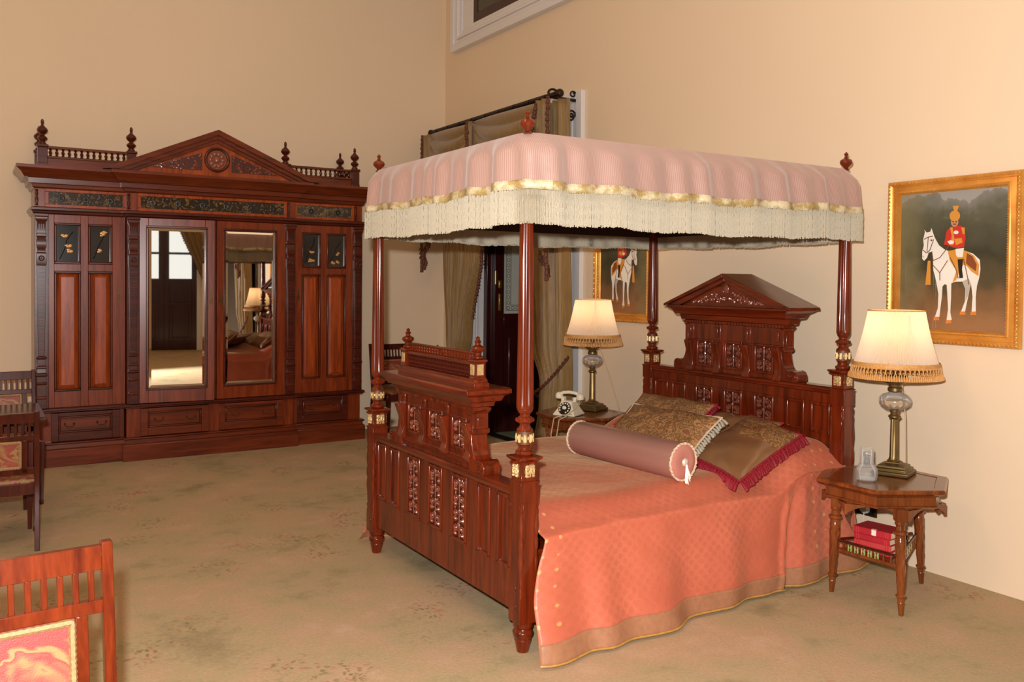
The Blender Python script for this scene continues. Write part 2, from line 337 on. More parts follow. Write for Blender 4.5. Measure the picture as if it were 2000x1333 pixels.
    def build(s, name, mat, parent=None, loc=(0,0,0), rot=(0,0,0), bevel=0, smooth=35, seg=2, solid=0, sub=0, kind=None, label=None):
        me = bpy.data.meshes.new(name); me.from_pydata(s.v, [], s.f)
        for mm in (mat if isinstance(mat, (list, tuple)) else [mat]): me.materials.append(MATS[mm])
        if any(s.mi): me.polygons.foreach_set('material_index', s.mi)
        if s.uv:
            ul = me.uv_layers.new(name='UVMap')
            for p in me.polygons:
                u = s.uv.get(p.index)
                if u:
                    for li, q in zip(p.loop_indices, u): ul.data[li].uv = q
        me.validate(); me.update()
        if smooth:
            me.polygons.foreach_set('use_smooth', [True]*len(me.polygons)); me.set_sharp_from_angle(angle=math.radians(smooth))
        o = bpy.data.objects.new(name, me); COL.objects.link(o); o.location = loc; o.rotation_euler = rot
        if parent: o.parent = parent
        if bevel:
            b = o.modifiers.new('bevel', 'BEVEL'); b.width = bevel; b.segments = seg; b.limit_method = 'ANGLE'; b.angle_limit = math.radians(40)
        if solid:
            q = o.modifiers.new('solid', 'SOLIDIFY'); q.thickness = solid; q.offset = 0
        if sub:
            q = o.modifiers.new('sub', 'SUBSURF'); q.levels = sub; q.render_levels = sub
        if kind: o['kind'] = kind
        if label: o['label'] = label
        return o
def tag(o, label, cat, group=None):
    o['label'] = label; o['category'] = cat
    if group: o['group'] = group
    return o
def thing(name, label, cat, loc=(0,0,0), rz=0, group=None):
    o = bpy.data.objects.new(name, None); COL.objects.link(o); o.location = loc; o.rotation_euler = (0,0,rz); o.empty_display_size = .1
    return tag(o, label, cat, group)
def struct(o): o['kind'] = 'structure'; return o
def inst(o, parent=None, loc=(0,0,0), rot=None, scale=None):
    c = o.copy(); COL.objects.link(c); c.parent = parent; c.location = loc
    if rot: c.rotation_euler = rot
    if scale: c.scale = scale
    return c
def copy_tree(o, parent=None):
    c = o.copy(); COL.objects.link(c); c.parent = parent
    for ch in list(o.children): copy_tree(ch, c)
    return c
def recur(o):
    for c in o.children: yield c; yield from recur(c)

# ------------------------------------------------------------------ the room
XL, YF, ZC = -3.6, -4.3, 5.6
struct(MB().box(XL-.2, XW, YF-.2, YW+.2, -.12, 0).build('floor', 'carpet', smooth=0))
struct(MB().box(XL-.2, XW+.45, YF-.2, YW+.2, ZC, ZC+.15).build('ceiling', 'ceiling_paint', smooth=0))
struct(MB().box(XL-.2, XW+.45, YW, YW+.2, -.1, ZC).build('wall_back', 'wall_paint', smooth=0))
struct(MB().box(XL-.2, XL, YF, YW, -.1, ZC).build('wall_left', 'wall_paint', smooth=0))
DY0, DY1, DZ, DT = 6.38, 8.03, 3.05, .42             # doorway in the right wall: y range, head, wall thickness
EY0, EY1 = -.03, 1.62                                  # second doorway, just outside the picture, seen in the mirror
wr = MB().box(XW, XW+DT, YF, EY0, -.1, ZC).box(XW, XW+DT, EY1, DY0, -.1, ZC).box(XW, XW+DT, EY0, EY1, DZ, ZC).box(XW, XW+DT, DY1, YW, -.1, ZC).box(XW, XW+DT, DY0, DY1, DZ, ZC)
struct(wr.build('wall_right', 'wall_paint', smooth=0))
# front wall, behind the photographer, with a tall glazed door seen only in the wardrobe mirror
FX0, FX1, FZ = .22, 1.60, 3.1
wf = MB().box(XL-.2, FX0, YF-.2, YF, -.1, ZC).box(FX1, XW+.45, YF-.2, YF, -.1, ZC).box(FX0, FX1, YF-.2, YF, FZ, ZC)
struct(wf.build('wall_front', 'wall_paint', smooth=0))

def panelled_leaf(name, w_, h_, glass, parent=None, loc=(0,0,0), rot=(0,0,0), gm='frosted_glass', t=.045, border=True):
    """door leaf, canonical x 0..w, front -y"""
    st = .11; d = MB()
    d.box(0, st, -t/2, t/2, 0, h_).box(w_-st, w_, -t/2, t/2, 0, h_)
    gz = 1.25 if border else 1.6
    for z0, z1 in ((0, .2), (1.08, gz), (h_-.14, h_))+(() if border else ((2.14, 2.19),)): d.box(st, w_-st, -t/2, t/2, z0, z1)
    d.box(st, w_-st, -t*.18, t*.18, .2, 1.08)
    o = d.build(name, 'door_wood', parent, loc, rot, bevel=.004)
    MB().loft(st+.06, w_-st-.06, -t/2+.002, t/2-.002, [(0, .28), (0, 1.0)]).build('panel', 'door_wood', o, bevel=.012)
    MB().box(st, w_-st, -.006, .006, gz, h_-.14).build('pane', gm, o, smooth=0)
    if border:
        e = MB(); a, b_, c, dd = st+.03, w_-st-.03, 1.28, h_-.17
        for q in (0, .055):
            for x0, x1, z0, z1 in ((a+q, b_-q, c+q, c+q+.008), (a+q, b_-q, dd-q-.008, dd-q), (a+q, a+q+.008, c+q, dd-q), (b_-q-.008, b_-q, c+q, dd-q)):
                e.box(x0, x1, -.0075, .0075, z0, z1)
        n = int((dd-c)/.055)
        for i in range(n):
            z = c+.03+i*(dd-c-.06)/(n-1)
            for x in (a+.031, b_-.031): e.tube([(x+.017*cos(k*pi/3), -.0068, z+.02*sin(k*pi/3)) for k in range(6)], .004, 4, closed=True)
        n = int((b_-a)/.055)
        for i in range(n):
            x = a+.03+i*(b_-a-.06)/max(1, n-1)
            for z in (c+.031, dd-.031): e.tube([(x+.02*cos(k*pi/3), -.0068, z+.017*sin(k*pi/3)) for k in range(6)], .004, 4, closed=True)
        e.build('etched_border', 'etched_glass', o)
    return o
# --- the doorway: white architrave, reveal, dark leaf swung out into the hall
def architrave(name, y0, y1, z1, w_, x):
    """white moulded surround lying on the right wall around an opening (front faces -x)"""
    d = MB()
    for (k0, k1, t) in ((0, w_*.12, .02), (w_*.12, w_*.3, .032), (w_*.3, w_*.62, .022), (w_*.62, w_, .045)):
        d.box(x-t, x, y0-k1, y0-k0, 0, z1+k1).box(x-t, x, y1+k0, y1+k1, 0, z1+k1).box(x-t, x, y0-k0, y1+k0, z1+k0, z1+k1)
    return d.build(name, 'white_paint', bevel=.004)
struct(architrave('trim_1', DY0, DY1, DZ, .22, XW))
rv = MB().box(XW, XW+DT, DY0, DY0+.02, 0, DZ).box(XW, XW+DT, DY1-.02, DY1, 0, DZ).box(XW, XW+DT, DY0, DY1, DZ-.02, DZ)
struct(rv.build('trim_2', 'white_paint', smooth=0))
fr = MB().box(XW+.06, XW+.16, DY0+.02, DY0+.09, 0, DZ-.02).box(XW+.06, XW+.16, DY1-.09, DY1-.02, 0, DZ-.02).box(XW+.06, XW+.16, DY0+.09, DY1-.09, DZ-.1, DZ-.02)
struct(fr.build('trim_3', 'door_wood', bevel=.004))
struct(MB().box(XW, XW+DT, DY0, DY1, -.1, .004).build('floor_hall', 'hall_carpet', smooth=0))
struct(MB().box(XW+.02, XW+.13, DY0+.02, DY1-.02, .004, .011).build('trim_threshold', 'threshold_black', smooth=0))
hx = XW+DT
hall = MB().box(hx, hx+2.4, 5.2, 10.4, -.1, 0)
struct(hall.build('floor_passage', 'hall_carpet', smooth=0))
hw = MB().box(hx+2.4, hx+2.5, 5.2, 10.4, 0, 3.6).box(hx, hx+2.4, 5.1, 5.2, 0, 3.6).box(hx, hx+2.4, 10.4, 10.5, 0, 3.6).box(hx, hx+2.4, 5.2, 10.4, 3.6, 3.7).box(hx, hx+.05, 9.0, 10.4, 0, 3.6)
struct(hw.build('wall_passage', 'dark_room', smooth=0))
leaf1 = panelled_leaf('door_1', .78, DZ-.13, True, None, (XW+.13, DY1-.115, .012), (0, 0, -math.radians(3)))
struct(leaf1)
MB().box(.0, .02, -.034, -.0235, 1.56, 1.70).tube([(.0, -.03, 1.56), (.0, -.03, 1.70)], .008, 8).build('hinge', 'brass_bright', leaf1)
MB().box(.045, .075, -.034, -.0235, 1.28, 1.46).build('door_bolt', 'brass_bright', leaf1, bevel=.004)
MB().box(.045, .075, -.034, -.0235, 1.52, 1.6).build('lock_plate', 'brass_bright', leaf1, bevel=.004)
struct(panelled_leaf('door_2', .78, DZ-.13, True, None, (XW+.13+.78, DY0+.115, .012), (0, 0, pi)))
struct(architrave('trim_5', EY0, EY1, DZ, .22, XW))
rv = MB().box(XW, XW+DT, EY0, EY0+.02, 0, DZ).box(XW, XW+DT, EY1-.02, EY1, 0, DZ).box(XW, XW+DT, EY0, EY1, DZ-.02, DZ)
struct(rv.build('trim_6', 'white_paint', smooth=0))
struct(MB().box(XW, hx+1.6, EY0, EY1, -.1, .004).build('floor_lobby', 'hall_carpet', smooth=0))
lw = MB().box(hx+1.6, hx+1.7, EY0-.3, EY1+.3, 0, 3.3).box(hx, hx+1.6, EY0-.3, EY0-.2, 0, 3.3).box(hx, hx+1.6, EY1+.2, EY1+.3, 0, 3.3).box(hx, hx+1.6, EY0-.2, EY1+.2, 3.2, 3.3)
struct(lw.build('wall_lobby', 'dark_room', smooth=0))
# --- upper window
def upper_window():
    y0, y1, z0, z1 = 5.9, 8.57, 4.10, 5.5; x = XW; d = MB()
    def ring(i0, i1, t):
        d.box(x-t, x, y0+i0, y0+i1, z0+i0, z1-i0).box(x-t, x, y1-i1, y1-i0, z0+i0, z1-i0).box(x-t, x, y0+i1, y1-i1, z0+i0, z0+i1).box(x-t, x, y0+i1, y1-i1, z1-i1, z1-i0)
    ring(0, .075, .07); ring(.075, .12, .045); ring(.12, .15, .06); ring(.15, .20, .03)
    o = struct(d.build('window_1', 'white_paint', bevel=.006))
    e = MB(); i0, i1, t = .20, .30, .018
    e.box(x-t, x, y0+i0, y0+.42, z0+i0, z1-i0).box(x-t, x, y1-.42, y1-i0, z0+i0, z1-i0).box(x-t, x, y0+.42, y1-.42, z0+i0, z0+.235)
    e.build('casing', 'white_paint', o, bevel=.004)
    e = MB(); e.box(x-.012, x, y0+.42, y0+.5, z0+.235, z1-.2).box(x-.012, x, y1-.5, y1-.42, z0+.235, z1-.2).box(x-.012, x, y0+.5, y1-.5, z0+.235, z0+.33)
    e.box(x-.012, x, (y0+y1)/2-.04, (y0+y1)/2+.04, z0+.33, z1-.2).build('sash', 'door_wood', o, bevel=.003)
    MB().box(x-.004, x, y0+.5, y1-.5, z0+.33, z1-.2).build('pane', 'dark_pane', o, smooth=0)
upper_window()
# --- glazed door behind the photographer
struct(panelled_leaf('door_3', .69, FZ-.02, True, None, (FX0+.69, YF-.1, 0), (0, 0, pi), 'daylight_pane', border=False))
struct(panelled_leaf('door_4', .69, FZ-.02, True, None, (FX1, YF-.1, 0), (0, 0, pi), 'daylight_pane', border=False))
tr = MB().box(FX0-.14, FX0, YF, YF+.03, 0, FZ+.14).box(FX1, FX1+.14, YF, YF+.03, 0, FZ+.14).box(FX0, FX1, YF, YF+.03, FZ, FZ+.14)
struct(tr.build('trim_4', 'white_paint', bevel=.004))

# ------------------------------------------------------------------ carved relief, shared by panels of one size
def relief(w_, h_, seed, t=.006, r=.0035):
    """scrolling foliage, mirrored about the middle, in the xz plane standing proud towards -y"""
    rnd = random.Random(seed); d = MB(); rows = max(1, int(round(h_/(w_*.62))))
    for row in range(rows):
        zc = -h_/2+(row+.5)*h_/rows; hh = h_/rows
        for sx in (-1, 1):
            for k, (ox, oz, R, dirn) in enumerate(((.25, .12, .21, 1), (.30, -.28, .16, -1))):
                pts = []
                for i in range(13):
                    a = i/12; rad = w_*R*(1-.82*a); th = dirn*(a*3.4*pi)+rnd.random()*.2-pi/2*dirn
                    pts.append((sx*(w_*ox+rad*cos(th)), -t*(.5+.5*a), zc+oz*hh+rad*sin(th)*min(1.2, hh/w_*1.15)))
                d.tube(pts, [r*(1.15-.5*i/12) for i in range(13)], 4)
                d.ball(pts[-1], (r*1.7, t, r*1.7), 6, 4)
            for k in range(3):
                x = sx*w_*(.06+.36*rnd.random()); z = zc+(rnd.random()-.5)*hh*.9
                d.ball((x, -t*.3, z), (r*(1+rnd.random()), t, r*(1.6+rnd.random())), 5, 4)
        d.tube([(0, -t*.4, zc-hh*.48), (w_*.02, -t*.8, zc), (0, -t*.4, zc+hh*.48)], r*.9, 4)
        d.ball((0, -t*.4, zc+.3*hh), (r*2.2, t*1.2, r*2.6), 6, 4)
    return d

# ------------------------------------------------------------------ wardrobe
WX, WY = 1.905, 8.286
wd = thing('wardrobe', 'large carved mahogany wardrobe with pediment, mirrors and balustrade against the wall', 'wardrobe', (WX, WY, 0))
X = lambda v: v-WX
DEP = YW-WY-.015; CB = -.05                         # depth to the wall; front of the breakfront centre
SEC = [(X(.455), X(1.157), 0), (X(1.157), X(2.655), CB), (X(2.655), X(3.355), 0)]
for i, (a, b_, y) in enumerate(SEC):
    MB().box(a+.005, b_-.005, y+.03, DEP, .03, 2.36).build('carcase', 'wardrobe_wood', wd, bevel=.003)
    MB().loft(a, b_, y, DEP, [(.03, 0), (.03, .14), (.022, .148), (.012, .152), (.01, .185), (.024, .192), (.024, .2), (.004, .205)], (1 if i == 0 else .0 if i == 2 else 1, 1 if i > 0 else 0, 1, 0)).build('plinth', 'wardrobe_wood_x', wd, bevel=.002)
    MB().loft(a, b_, y, DEP, [(.0, .455), (.012, .462), (.012, .47), (.026, .477), (.026, .492), (.006, .5)], (1 if i < 2 else 0, 1 if i > 0 else 0, 1, 0)).build('waist_moulding', 'wardrobe_dark', wd)
    MB().loft(a, b_, y, DEP, [(.0, 2.13), (.012, 2.14), (.016, 2.155), (.03, 2.165), (.03, 2.182), (.004, 2.19)], (1 if i < 2 else 0, 1 if i > 0 else 0, 1, 0)).build('architrave', 'wardrobe_dark', wd)
    MB().loft(a, b_, y, DEP, [(.0, 2.345), (.014, 2.355), (.02, 2.38), (.04, 2.385), (.045, 2.425), (.075, 2.43), (.1, 2.47), (.135, 2.5), (.135, 2.525), (.0, 2.53)], (1 if i < 2 else 0, 1 if i > 0 else 0, 1, 0)).build('cornice', 'wardrobe_wood_x', wd)
# frieze lacquer panels with small end blocks
for a, b_, y in ((X(.565), X(1.135), 0), (X(1.275), X(2.545), CB), (X(2.69), X(3.24), 0)):
    fr = MB(); 
    fr.box(a-.03, b_+.03, y-.0, y+.03, 2.19, 2.215).box(a-.03, b_+.03, y, y+.03, 2.32, 2.345).box(a-.03, a, y, y+.03, 2.215, 2.32).box(b_, b_+.03, y, y+.03, 2.215, 2.32)
    fo = fr.build('frieze', 'wardrobe_panel', wd, bevel=.003)
    MB().box(a, b_, y+.014, y+.03, 2.215, 2.32).build('lacquer_panel', 'lacquer_frieze', fo, smooth=0)
    rs = MB(); n = max(2, int((b_-a)/.19))
    for k in range(n): rs.lathe([(.001, 0), (.028, .002), (.03, .004), (.001, .006)], (0, 0, 0), 14)
    if 1:
        for k in range(n):
            cx_ = a+(b_-a)*(k+.5)/n
            q = MB()
            for j in range(8):
                an = j*pi/4; q.ball((cx_+.018*cos(an), y+.0135, 2.2675+.018*sin(an)), (.011, .002, .011), 6, 4)
            q.build('rosette', 'lacquer_twig', fo)
for a in (X(.455), X(1.157), X(2.565), X(3.262)):
    y = CB if X(1.1) < a < X(2.6) else 0
    b_ = a+.09
    fb = MB().box(a+.004, b_, y+.004, y+.03, 2.19, 2.345).build('frieze_block', 'wardrobe_wood', wd, bevel=.003)
    sp = MB().lathe([(.008, 2.2), (.013, 2.205), (.008, 2.215), (.012, 2.235), (.013, 2.26), (.007, 2.275), (.012, 2.3), (.008, 2.315), (.013, 2.325), (.008, 2.335)], (a+.02, y, 0), 10)
    sp.build('spindle', 'wardrobe_dark', fb)
# pilasters
def pilaster():
    d = MB()
    d.box(-.05, .05, -.006, .03, .5, 2.13)
    d.loft(-.036, .036, -.026, .0, [(0, .5), (0, .58), (.006, .585), (.006, .6), (-.002, .605), (-.002, .70), (.004, .705), (.006, .72), (0, .725), (0, .77), (.01, .78), (.01, .79), (-.002, .80), (-.004, .835), (.004, .84), (.004, .855), (-.008, .86), (-.008, .915), (.004, .92), (.006, .935), (-.01, .94)], (1, 1, 1, 0))
    z0, z1 = .94, 1.70
    d.loft(-.024, .024, -.018, 0, [(0, z0), (.012, z1)], (1, 1, 1, 0))
    d.loft(-.036, .036, -.03, 0, [(0, 1.70), (.004, 1.72), (.004, 1.80), (-.006, 1.81), (-.006, 1.84), (.0, 1.85), (.002, 1.90), (-.002, 1.92), (-.004, 1.935)], (1, 1, 1, 0))
    d.loft(-.036, .036, -.03, 0, [(-.004, 1.935), (.004, 1.945), (.004, 1.96), (-.004, 1.97), (-.004, 2.06), (.006, 2.075), (.01, 2.09), (.01, 2.105), (.016, 2.11), (.016, 2.13)], (1, 1, 1, 0))
    return d
pil0 = None
for a in (X(.507), X(1.212), X(2.605), X(3.303)):
    y = CB if X(1.1) < a < X(2.7) else 0
    if pil0 is None:
        pil0 = p = pilaster().build('pilaster', 'wardrobe_dark', wd, (a, y, 0), bevel=.002)
        q = MB()
        for k in range(34):
            t = k/33; z = .955+t*.73; hw_ = .02+.011*t
            q.box(-hw_, hw_, -.027-.006*t, -.017, z, z+.011)
        ribs = q.build('reeding', 'wardrobe_dark', p, bevel=.0015, kind='stuff')
        q = MB().tube([(.018*cos(k*pi/8), -.037, 1.76+.018*sin(k*pi/8)) for k in range(16)], .006, 6, closed=True).ball((0, -.037, 1.76), (.008, .006, .008))
        ros = q.build('rosette', 'wardrobe_dark', p)
        q = MB()
        for k in (-1, 0, 1): q.box(k*.016-.004, k*.016+.004, -.0275, -.02, 1.985, 2.045)
        flu = q.build('flute', 'lacquer_twig', p)
        tri = MB().prism([(-.03, 1.965), (.03, 1.965), (.02, 1.945), (-.02, 1.945)], -.036, -.02).build('keystone', 'wardrobe_dark', p)
    else:
        p = inst(pil0, wd, (a, y, 0))
        for c in (ribs, ros, flu, tri): inst(c, p)
# doors
def escutcheon(par, x, y, z):
    d = MB().box(x-.008, x+.008, y-.004, y, z-.06, z+.06).tube([(x+.012*cos(k*pi/5), y-.006, z-.02+.02*sin(k*pi/5)) for k in range(10)], .003, 5, closed=True)
    d.build('escutcheon', 'old_brass', par, label='old brass keyhole plate')
def twig(par, x0, x1, z0, z1, y, seed):
    rnd = random.Random(seed); d = MB()
    p = [(x0+(x1-x0)*(.15+.6*k/5)+rnd.uniform(-.01, .01), y, z0+(z1-z0)*(.1+.75*k/5)+rnd.uniform(-.015, .015)) for k in range(6)]
    d.tube(p, .003, 4)
    d.build('painted_twig', 'lacquer_twig', par)
    d = MB()
    for k in range(3):
        cx_ = x0+(x1-x0)*rnd.uniform(.3, .75); cz = z0+(z1-z0)*rnd.uniform(.12, .85)
        for j in range(4):
            an = rnd.random()*6.3; d.ball((cx_+.014*cos(an), y-.001, cz+.01*sin(an)), (.014, .0015, .008+.004*rnd.random()), 6, 4)
    d.build('painted_blossom', 'lacquer_gold', par)
def side_door(a, b_, xs, ek):
    y = 0; st = MB(); z0, z1 = .50, 2.13
    (p0, p1), (p2, p3) = xs
    for x0, x1 in ((a, p0), (p1, p2), (p3, b_)): st.box(x0, x1, y-.004, y+.03, z0, z1)
    for q0, q1 in ((p0, p1), (p2, p3)):
        for zz in ((z0, .635), (1.655, 1.715), (2.06, z1)): st.box(q0, q1, y-.004, y+.03, *zz)
    do = st.build('door', 'wardrobe_wood', wd, bevel=.002)
    for i, (q0, q1) in enumerate(((p0, p1), (p2, p3))):
        for (u0, u1) in ((.635, 1.655), (1.715, 2.06)):
            e = MB(); t = .018
            for x0, x1, za, zb in ((q0, q1, u0, u0+t), (q0, q1, u1-t, u1), (q0, q0+t, u0+t, u1-t), (q1-t, q1, u0+t, u1-t)): e.box(x0, x1, y-.012, y+.02, za, zb)
            e.build('moulding', 'wardrobe_dark', do, bevel=.006)
        e = MB(); u0, u1 = .653, 1.637
        e.box(q0+.018, q1-.018, y+.018, y+.03, u0, u1)
        vs = []
        for ins, yy in ((.018, .018), (.05, .001), (.052, -.002)):
            vs += [(q0+ins, y+yy, u0+ins-.018), (q1-ins, y+yy, u0+ins-.018), (q1-ins, y+yy, u1-ins+.018), (q0+ins, y+yy, u1-ins+.018)]
        fs = [(4*k+j, 4*k+(j+1)%4, 4*k+4+(j+1)%4, 4*k+4+j) for k in range(2) for j in range(4)]+[(8, 9, 10, 11)]
        e.add(vs, fs); e.build('panel', 'wardrobe_panel', do, smooth=20)
        MB().box(q0+.018, q1-.018, y+.012, y+.03, 1.733, 2.042).build('lacquer_panel', 'lacquer_black', do, smooth=0)
        twig(do, q0+.018, q1-.018, 1.733, 2.042, y+.011, int(a*100)+i)
    escutcheon(do, ek, y-.004, 1.45); return do
side_door(X(.562), X(1.155), ((X(.603), X(.805)), (X(.862), X(1.052))), X(1.10))
side_door(X(2.66), X(3.255), ((X(2.735), X(2.925)), (X(2.985), X(3.185))), X(2.70))
def mirror_door(a, b_, m0, m1, ek, swing=0):
    y = CB; z0, z1, u0, u1 = .50, 2.13, .63, 2.045; st = MB()
    st.box(a, m0, y-.006, y+.03, z0, z1).box(m1, b_, y-.006, y+.03, z0, z1).box(m0, m1, y-.006, y+.03, z0, u0).box(m0, m1, y-.006, y+.03, u1, z1)
    do = st.build('door', 'wardrobe_wood', wd, bevel=.003)
    e = MB(); t = .02
    for x0, x1, za, zb in ((m0-t, m1+t, u0-t, u0), (m0-t, m1+t, u1, u1+t), (m0-t, m0, u0, u1), (m1, m1+t, u0, u1)): e.box(x0, x1, y-.016, y+.0, za, zb)
    e.build('moulding', 'wardrobe_dark', do, bevel=.006)
    vs = []
    for ins, yy in ((0, .012), (.025, .0085)): vs += [(m0+ins, y+yy, u0+ins), (m1-ins, y+yy, u0+ins), (m1-ins, y+yy, u1-ins), (m0+ins, y+yy, u1-ins)]
    MB().add(vs, [(j, (j+1) % 4, 4+(j+1) % 4, 4+j) for j in range(4)]+[(4, 5, 6, 7)]).build('mirror', 'mirror', do, smooth=0, label='tall bevelled mirror glass')
    escutcheon(do, ek, y-.006, 1.42)
    if swing:                                          # stands a little ajar
        hx_ = a if swing < 0 else b_; M = Matrix.Translation((hx_, y, 0)) @ Matrix.Rotation(swing, 4, 'Z') @ Matrix.Translation((-hx_, -y, 0))
        do.location = M.to_translation(); do.rotation_euler = (0, 0, swing)
mirror_door(X(1.262), X(1.892), X(1.336), X(1.812), X(1.86), -math.radians(6.3))
mirror_door(X(1.918), X(2.555), X(1.995), X(2.455), X(1.955), math.radians(1.7))
MB().box(X(1.888), X(1.922), CB-.018, CB+.03, .5, 2.13).build('astragal', 'wardrobe_dark', wd, bevel=.01)
# drawers
for a, b_, y, q0, q1, mt in ((X(.58), X(1.115), 0, X(.635), X(1.05), 'wardrobe_dark'), (X(1.275), X(1.855), CB, X(1.335), X(1.79), 'wardrobe_wood_x'), (X(1.95), X(2.54), CB, X(2.0), X(2.48), 'wardrobe_wood_x'), (X(2.70), X(3.21), 0, X(2.75), X(3.15), 'wardrobe_dark')):
    st = MB(); u0, u1 = .28, .42
    st.box(a, q0, y-.004, y+.03, .21, .452).box(q1, b_, y-.004, y+.03, .21, .452).box(q0, q1, y-.004, y+.03, .21, u0).box(q0, q1, y-.004, y+.03, u1, .452)
    dr = st.build('drawer', mt, wd, bevel=.003)
    e = MB(); t = .016
    for x0, x1, za, zb in ((q0, q1, u0, u0+t), (q0, q1, u1-t, u1), (q0, q0+t, u0, u1), (q1-t, q1, u0, u1)): e.box(x0, x1, y-.01, y+.02, za, zb)
    e.build('moulding', 'wardrobe_dark', dr, bevel=.006)
    MB().box(q0+t, q1-t, y+.008, y+.03, u0+t, u1-t).build('panel', 'wardrobe_wood_x', dr, bevel=.002)
    for k in (.2, .8):
        cx_ = q0+(q1-q0)*k; h_ = MB()
        for s in (-1, 1): h_.ball((cx_+s*.035, y+.002, .355), (.008, .01, .012), 8, 5)
        h_.tube([(cx_-.035, y-.006, .352), (cx_-.028, y-.01, .335), (cx_, y-.012, .33), (cx_+.028, y-.01, .335), (cx_+.035, y-.006, .352)], .0035, 6)
        h_.build('handle', 'old_brass', dr, label='small brass bail handle')
# pediment
pa, pb, pz0, pz1 = X(.99), X(2.83), 2.53, 2.945
def rake(d, s, o0, o1, y0, y1):
    """one raking band between offsets o0..o1 below the top edge"""
    xm = (pa+pb)/2; e = pa-.03 if s < 0 else pb+.03; sl = (pz1-pz0)/((pb-pa)/2+.03)
    d.prism([(e, pz0-o0*0), (e+(-s)*(o1/sl), pz0), (xm, pz1-o1), (xm, pz1-o0)], y0, y1)
pf = CB-.06
for s in (-1, 1):
    d = MB(); rake(d, s, 0, .05, pf-.06, pf+.22); rake(d, s, .045, .085, pf-.035, pf+.2); rake(d, s, .08, .115, pf-.015, pf+.2)
    d.build('raking_cornice', 'wardrobe_wood_x', wd, bevel=.003)
xm = (pa+pb)/2
tymp = MB().prism([(pa+.1, pz0), (pb-.1, pz0), (xm, pz1-.05)], pf+.01, pf+.2).build('tympanum', 'wardrobe_panel', wd)
MB().tube([(xm+.1*cos(k*pi/16), pf+.0, 2.68+.1*sin(k*pi/16)) for k in range(32)], .014, 8, closed=True).build('roundel_rim', 'wardrobe_dark', tymp)
d = MB().lathe([(.001, 0), (.09, 0), (.09, .008), (.001, .008)], (0, 0, 0), 24); d.v = [(xm+x, pf+.009-z, 2.68+y) for x, y, z in d.v]
for k in range(10):
    an = k*pi/5; d.ball((xm+.055*cos(an), pf-.0, 2.68+.055*sin(an)), (.02, .006, .02), 6, 4)
d.ball((xm, pf-.002, 2.68), (.028, .01, .034), 8, 5); d.build('roundel', 'carved', tymp)
for s in (-1, 1):
    g = MB().prism([(xm+s*.13, 2.575), (xm+s*.56, 2.575), (xm+s*.13, 2.735)], pf+.004, pf+.02)
    g.build('carved_field', 'carved_ground', tymp)
    rl = MB(); rnd = random.Random(3)
    for k in range(34):
        t = rnd.random()**1.4; x = .14+t*.4; z = 2.58+rnd.random()*(.15*(1-t)+.01)
        rl.ball((xm+s*x, pf+.003, z), (.008+.008*rnd.random(), .005, .006+.006*rnd.random()), 5, 4)
    for k in range(4):
        cx_, cz, R_ = .19+.085*k, 2.62-.008*k, .035-.006*k
        rl.tube([(xm+s*(cx_+R_*(1-.7*i/9)*cos(i*.7)), pf+.001, cz+R_*(1-.7*i/9)*sin(i*.7)) for i in range(10)], .005, 4)
    rl.build('carving', 'carved', tymp, kind='stuff')
# balustrade
FIN = [(.02, 0), (.03, .003), (.03, .016), (.02, .02), (.022, .03), (.036, .045), (.04, .056), (.03, .07), (.015, .078), (.017, .086), (.036, .102), (.043, .118), (.04, .132), (.024, .148), (.013, .16), (.008, .172), (.014, .18), (.011, .19), (.013, .2), (.007, .21), (.001, .216)]
fin0 = None
def bal_post(x, y, z1, fscale=1):
    global fin0
    p = MB().loft(x-.036, x+.036, y-.036, y+.036, [(.004, 2.525), (.004, 2.56), (0, 2.565), (0, 2.69), (.008, 2.695), (.008, 2.712), (0, 2.715)]).build('balustrade_post', 'wardrobe_dark', wd, bevel=.002)
    f = MB().lathe([(r*fscale, z*fscale) for r, z in FIN], (x, y, 2.714), 16).build('finial', 'wardrobe_dark', p)
def balustrade(x0, x1, y, axis='x'):
    n = max(3, int((x1-x0)/.047)); d = MB()
    if axis == 'x': d.box(x0, x1, y-.02, y+.02, 2.53, 2.60).box(x0, x1, y-.022, y+.022, 2.605, 2.622).box(x0, x1, y-.024, y+.024, 2.685, 2.705)
    else: d.box(y-.02, y+.02, x0, x1, 2.53, 2.60).box(y-.022, y+.022, x0, x1, 2.605, 2.622).box(y-.024, y+.024, x0, x1, 2.685, 2.705)
    r = d.build('balustrade_rail', 'wardrobe_wood_x', wd, bevel=.002)
    b0 = None
    for k in range(n):
        t = x0+(x1-x0)*(k+.5)/n; lc = (t, y, 2.622) if axis == 'x' else (y, t, 2.622)
        if b0 is None: b0 = MB().lathe([(.008, 0), (.014, .004), (.007, .012), (.013, .026), (.014, .034), (.006, .048), (.012, .057), (.008, .063)], (0,0,0), 8).build('baluster', 'wardrobe_dark', r, lc)
        else: inst(b0, r, lc)
by = .05
for x in (X(.52), X(1.21), X(2.585), X(3.29)): bal_post(x, by, 2.7)
for x in (X(.52), X(3.29)): bal_post(x, DEP-.05, 2.7)
balustrade(X(.556), X(1.174), by); balustrade(X(2.621), X(3.254), by)
balustrade(by+.036, DEP-.086, X(.52), 'y'); balustrade(by+.036, DEP-.086, X(3.29), 'y')

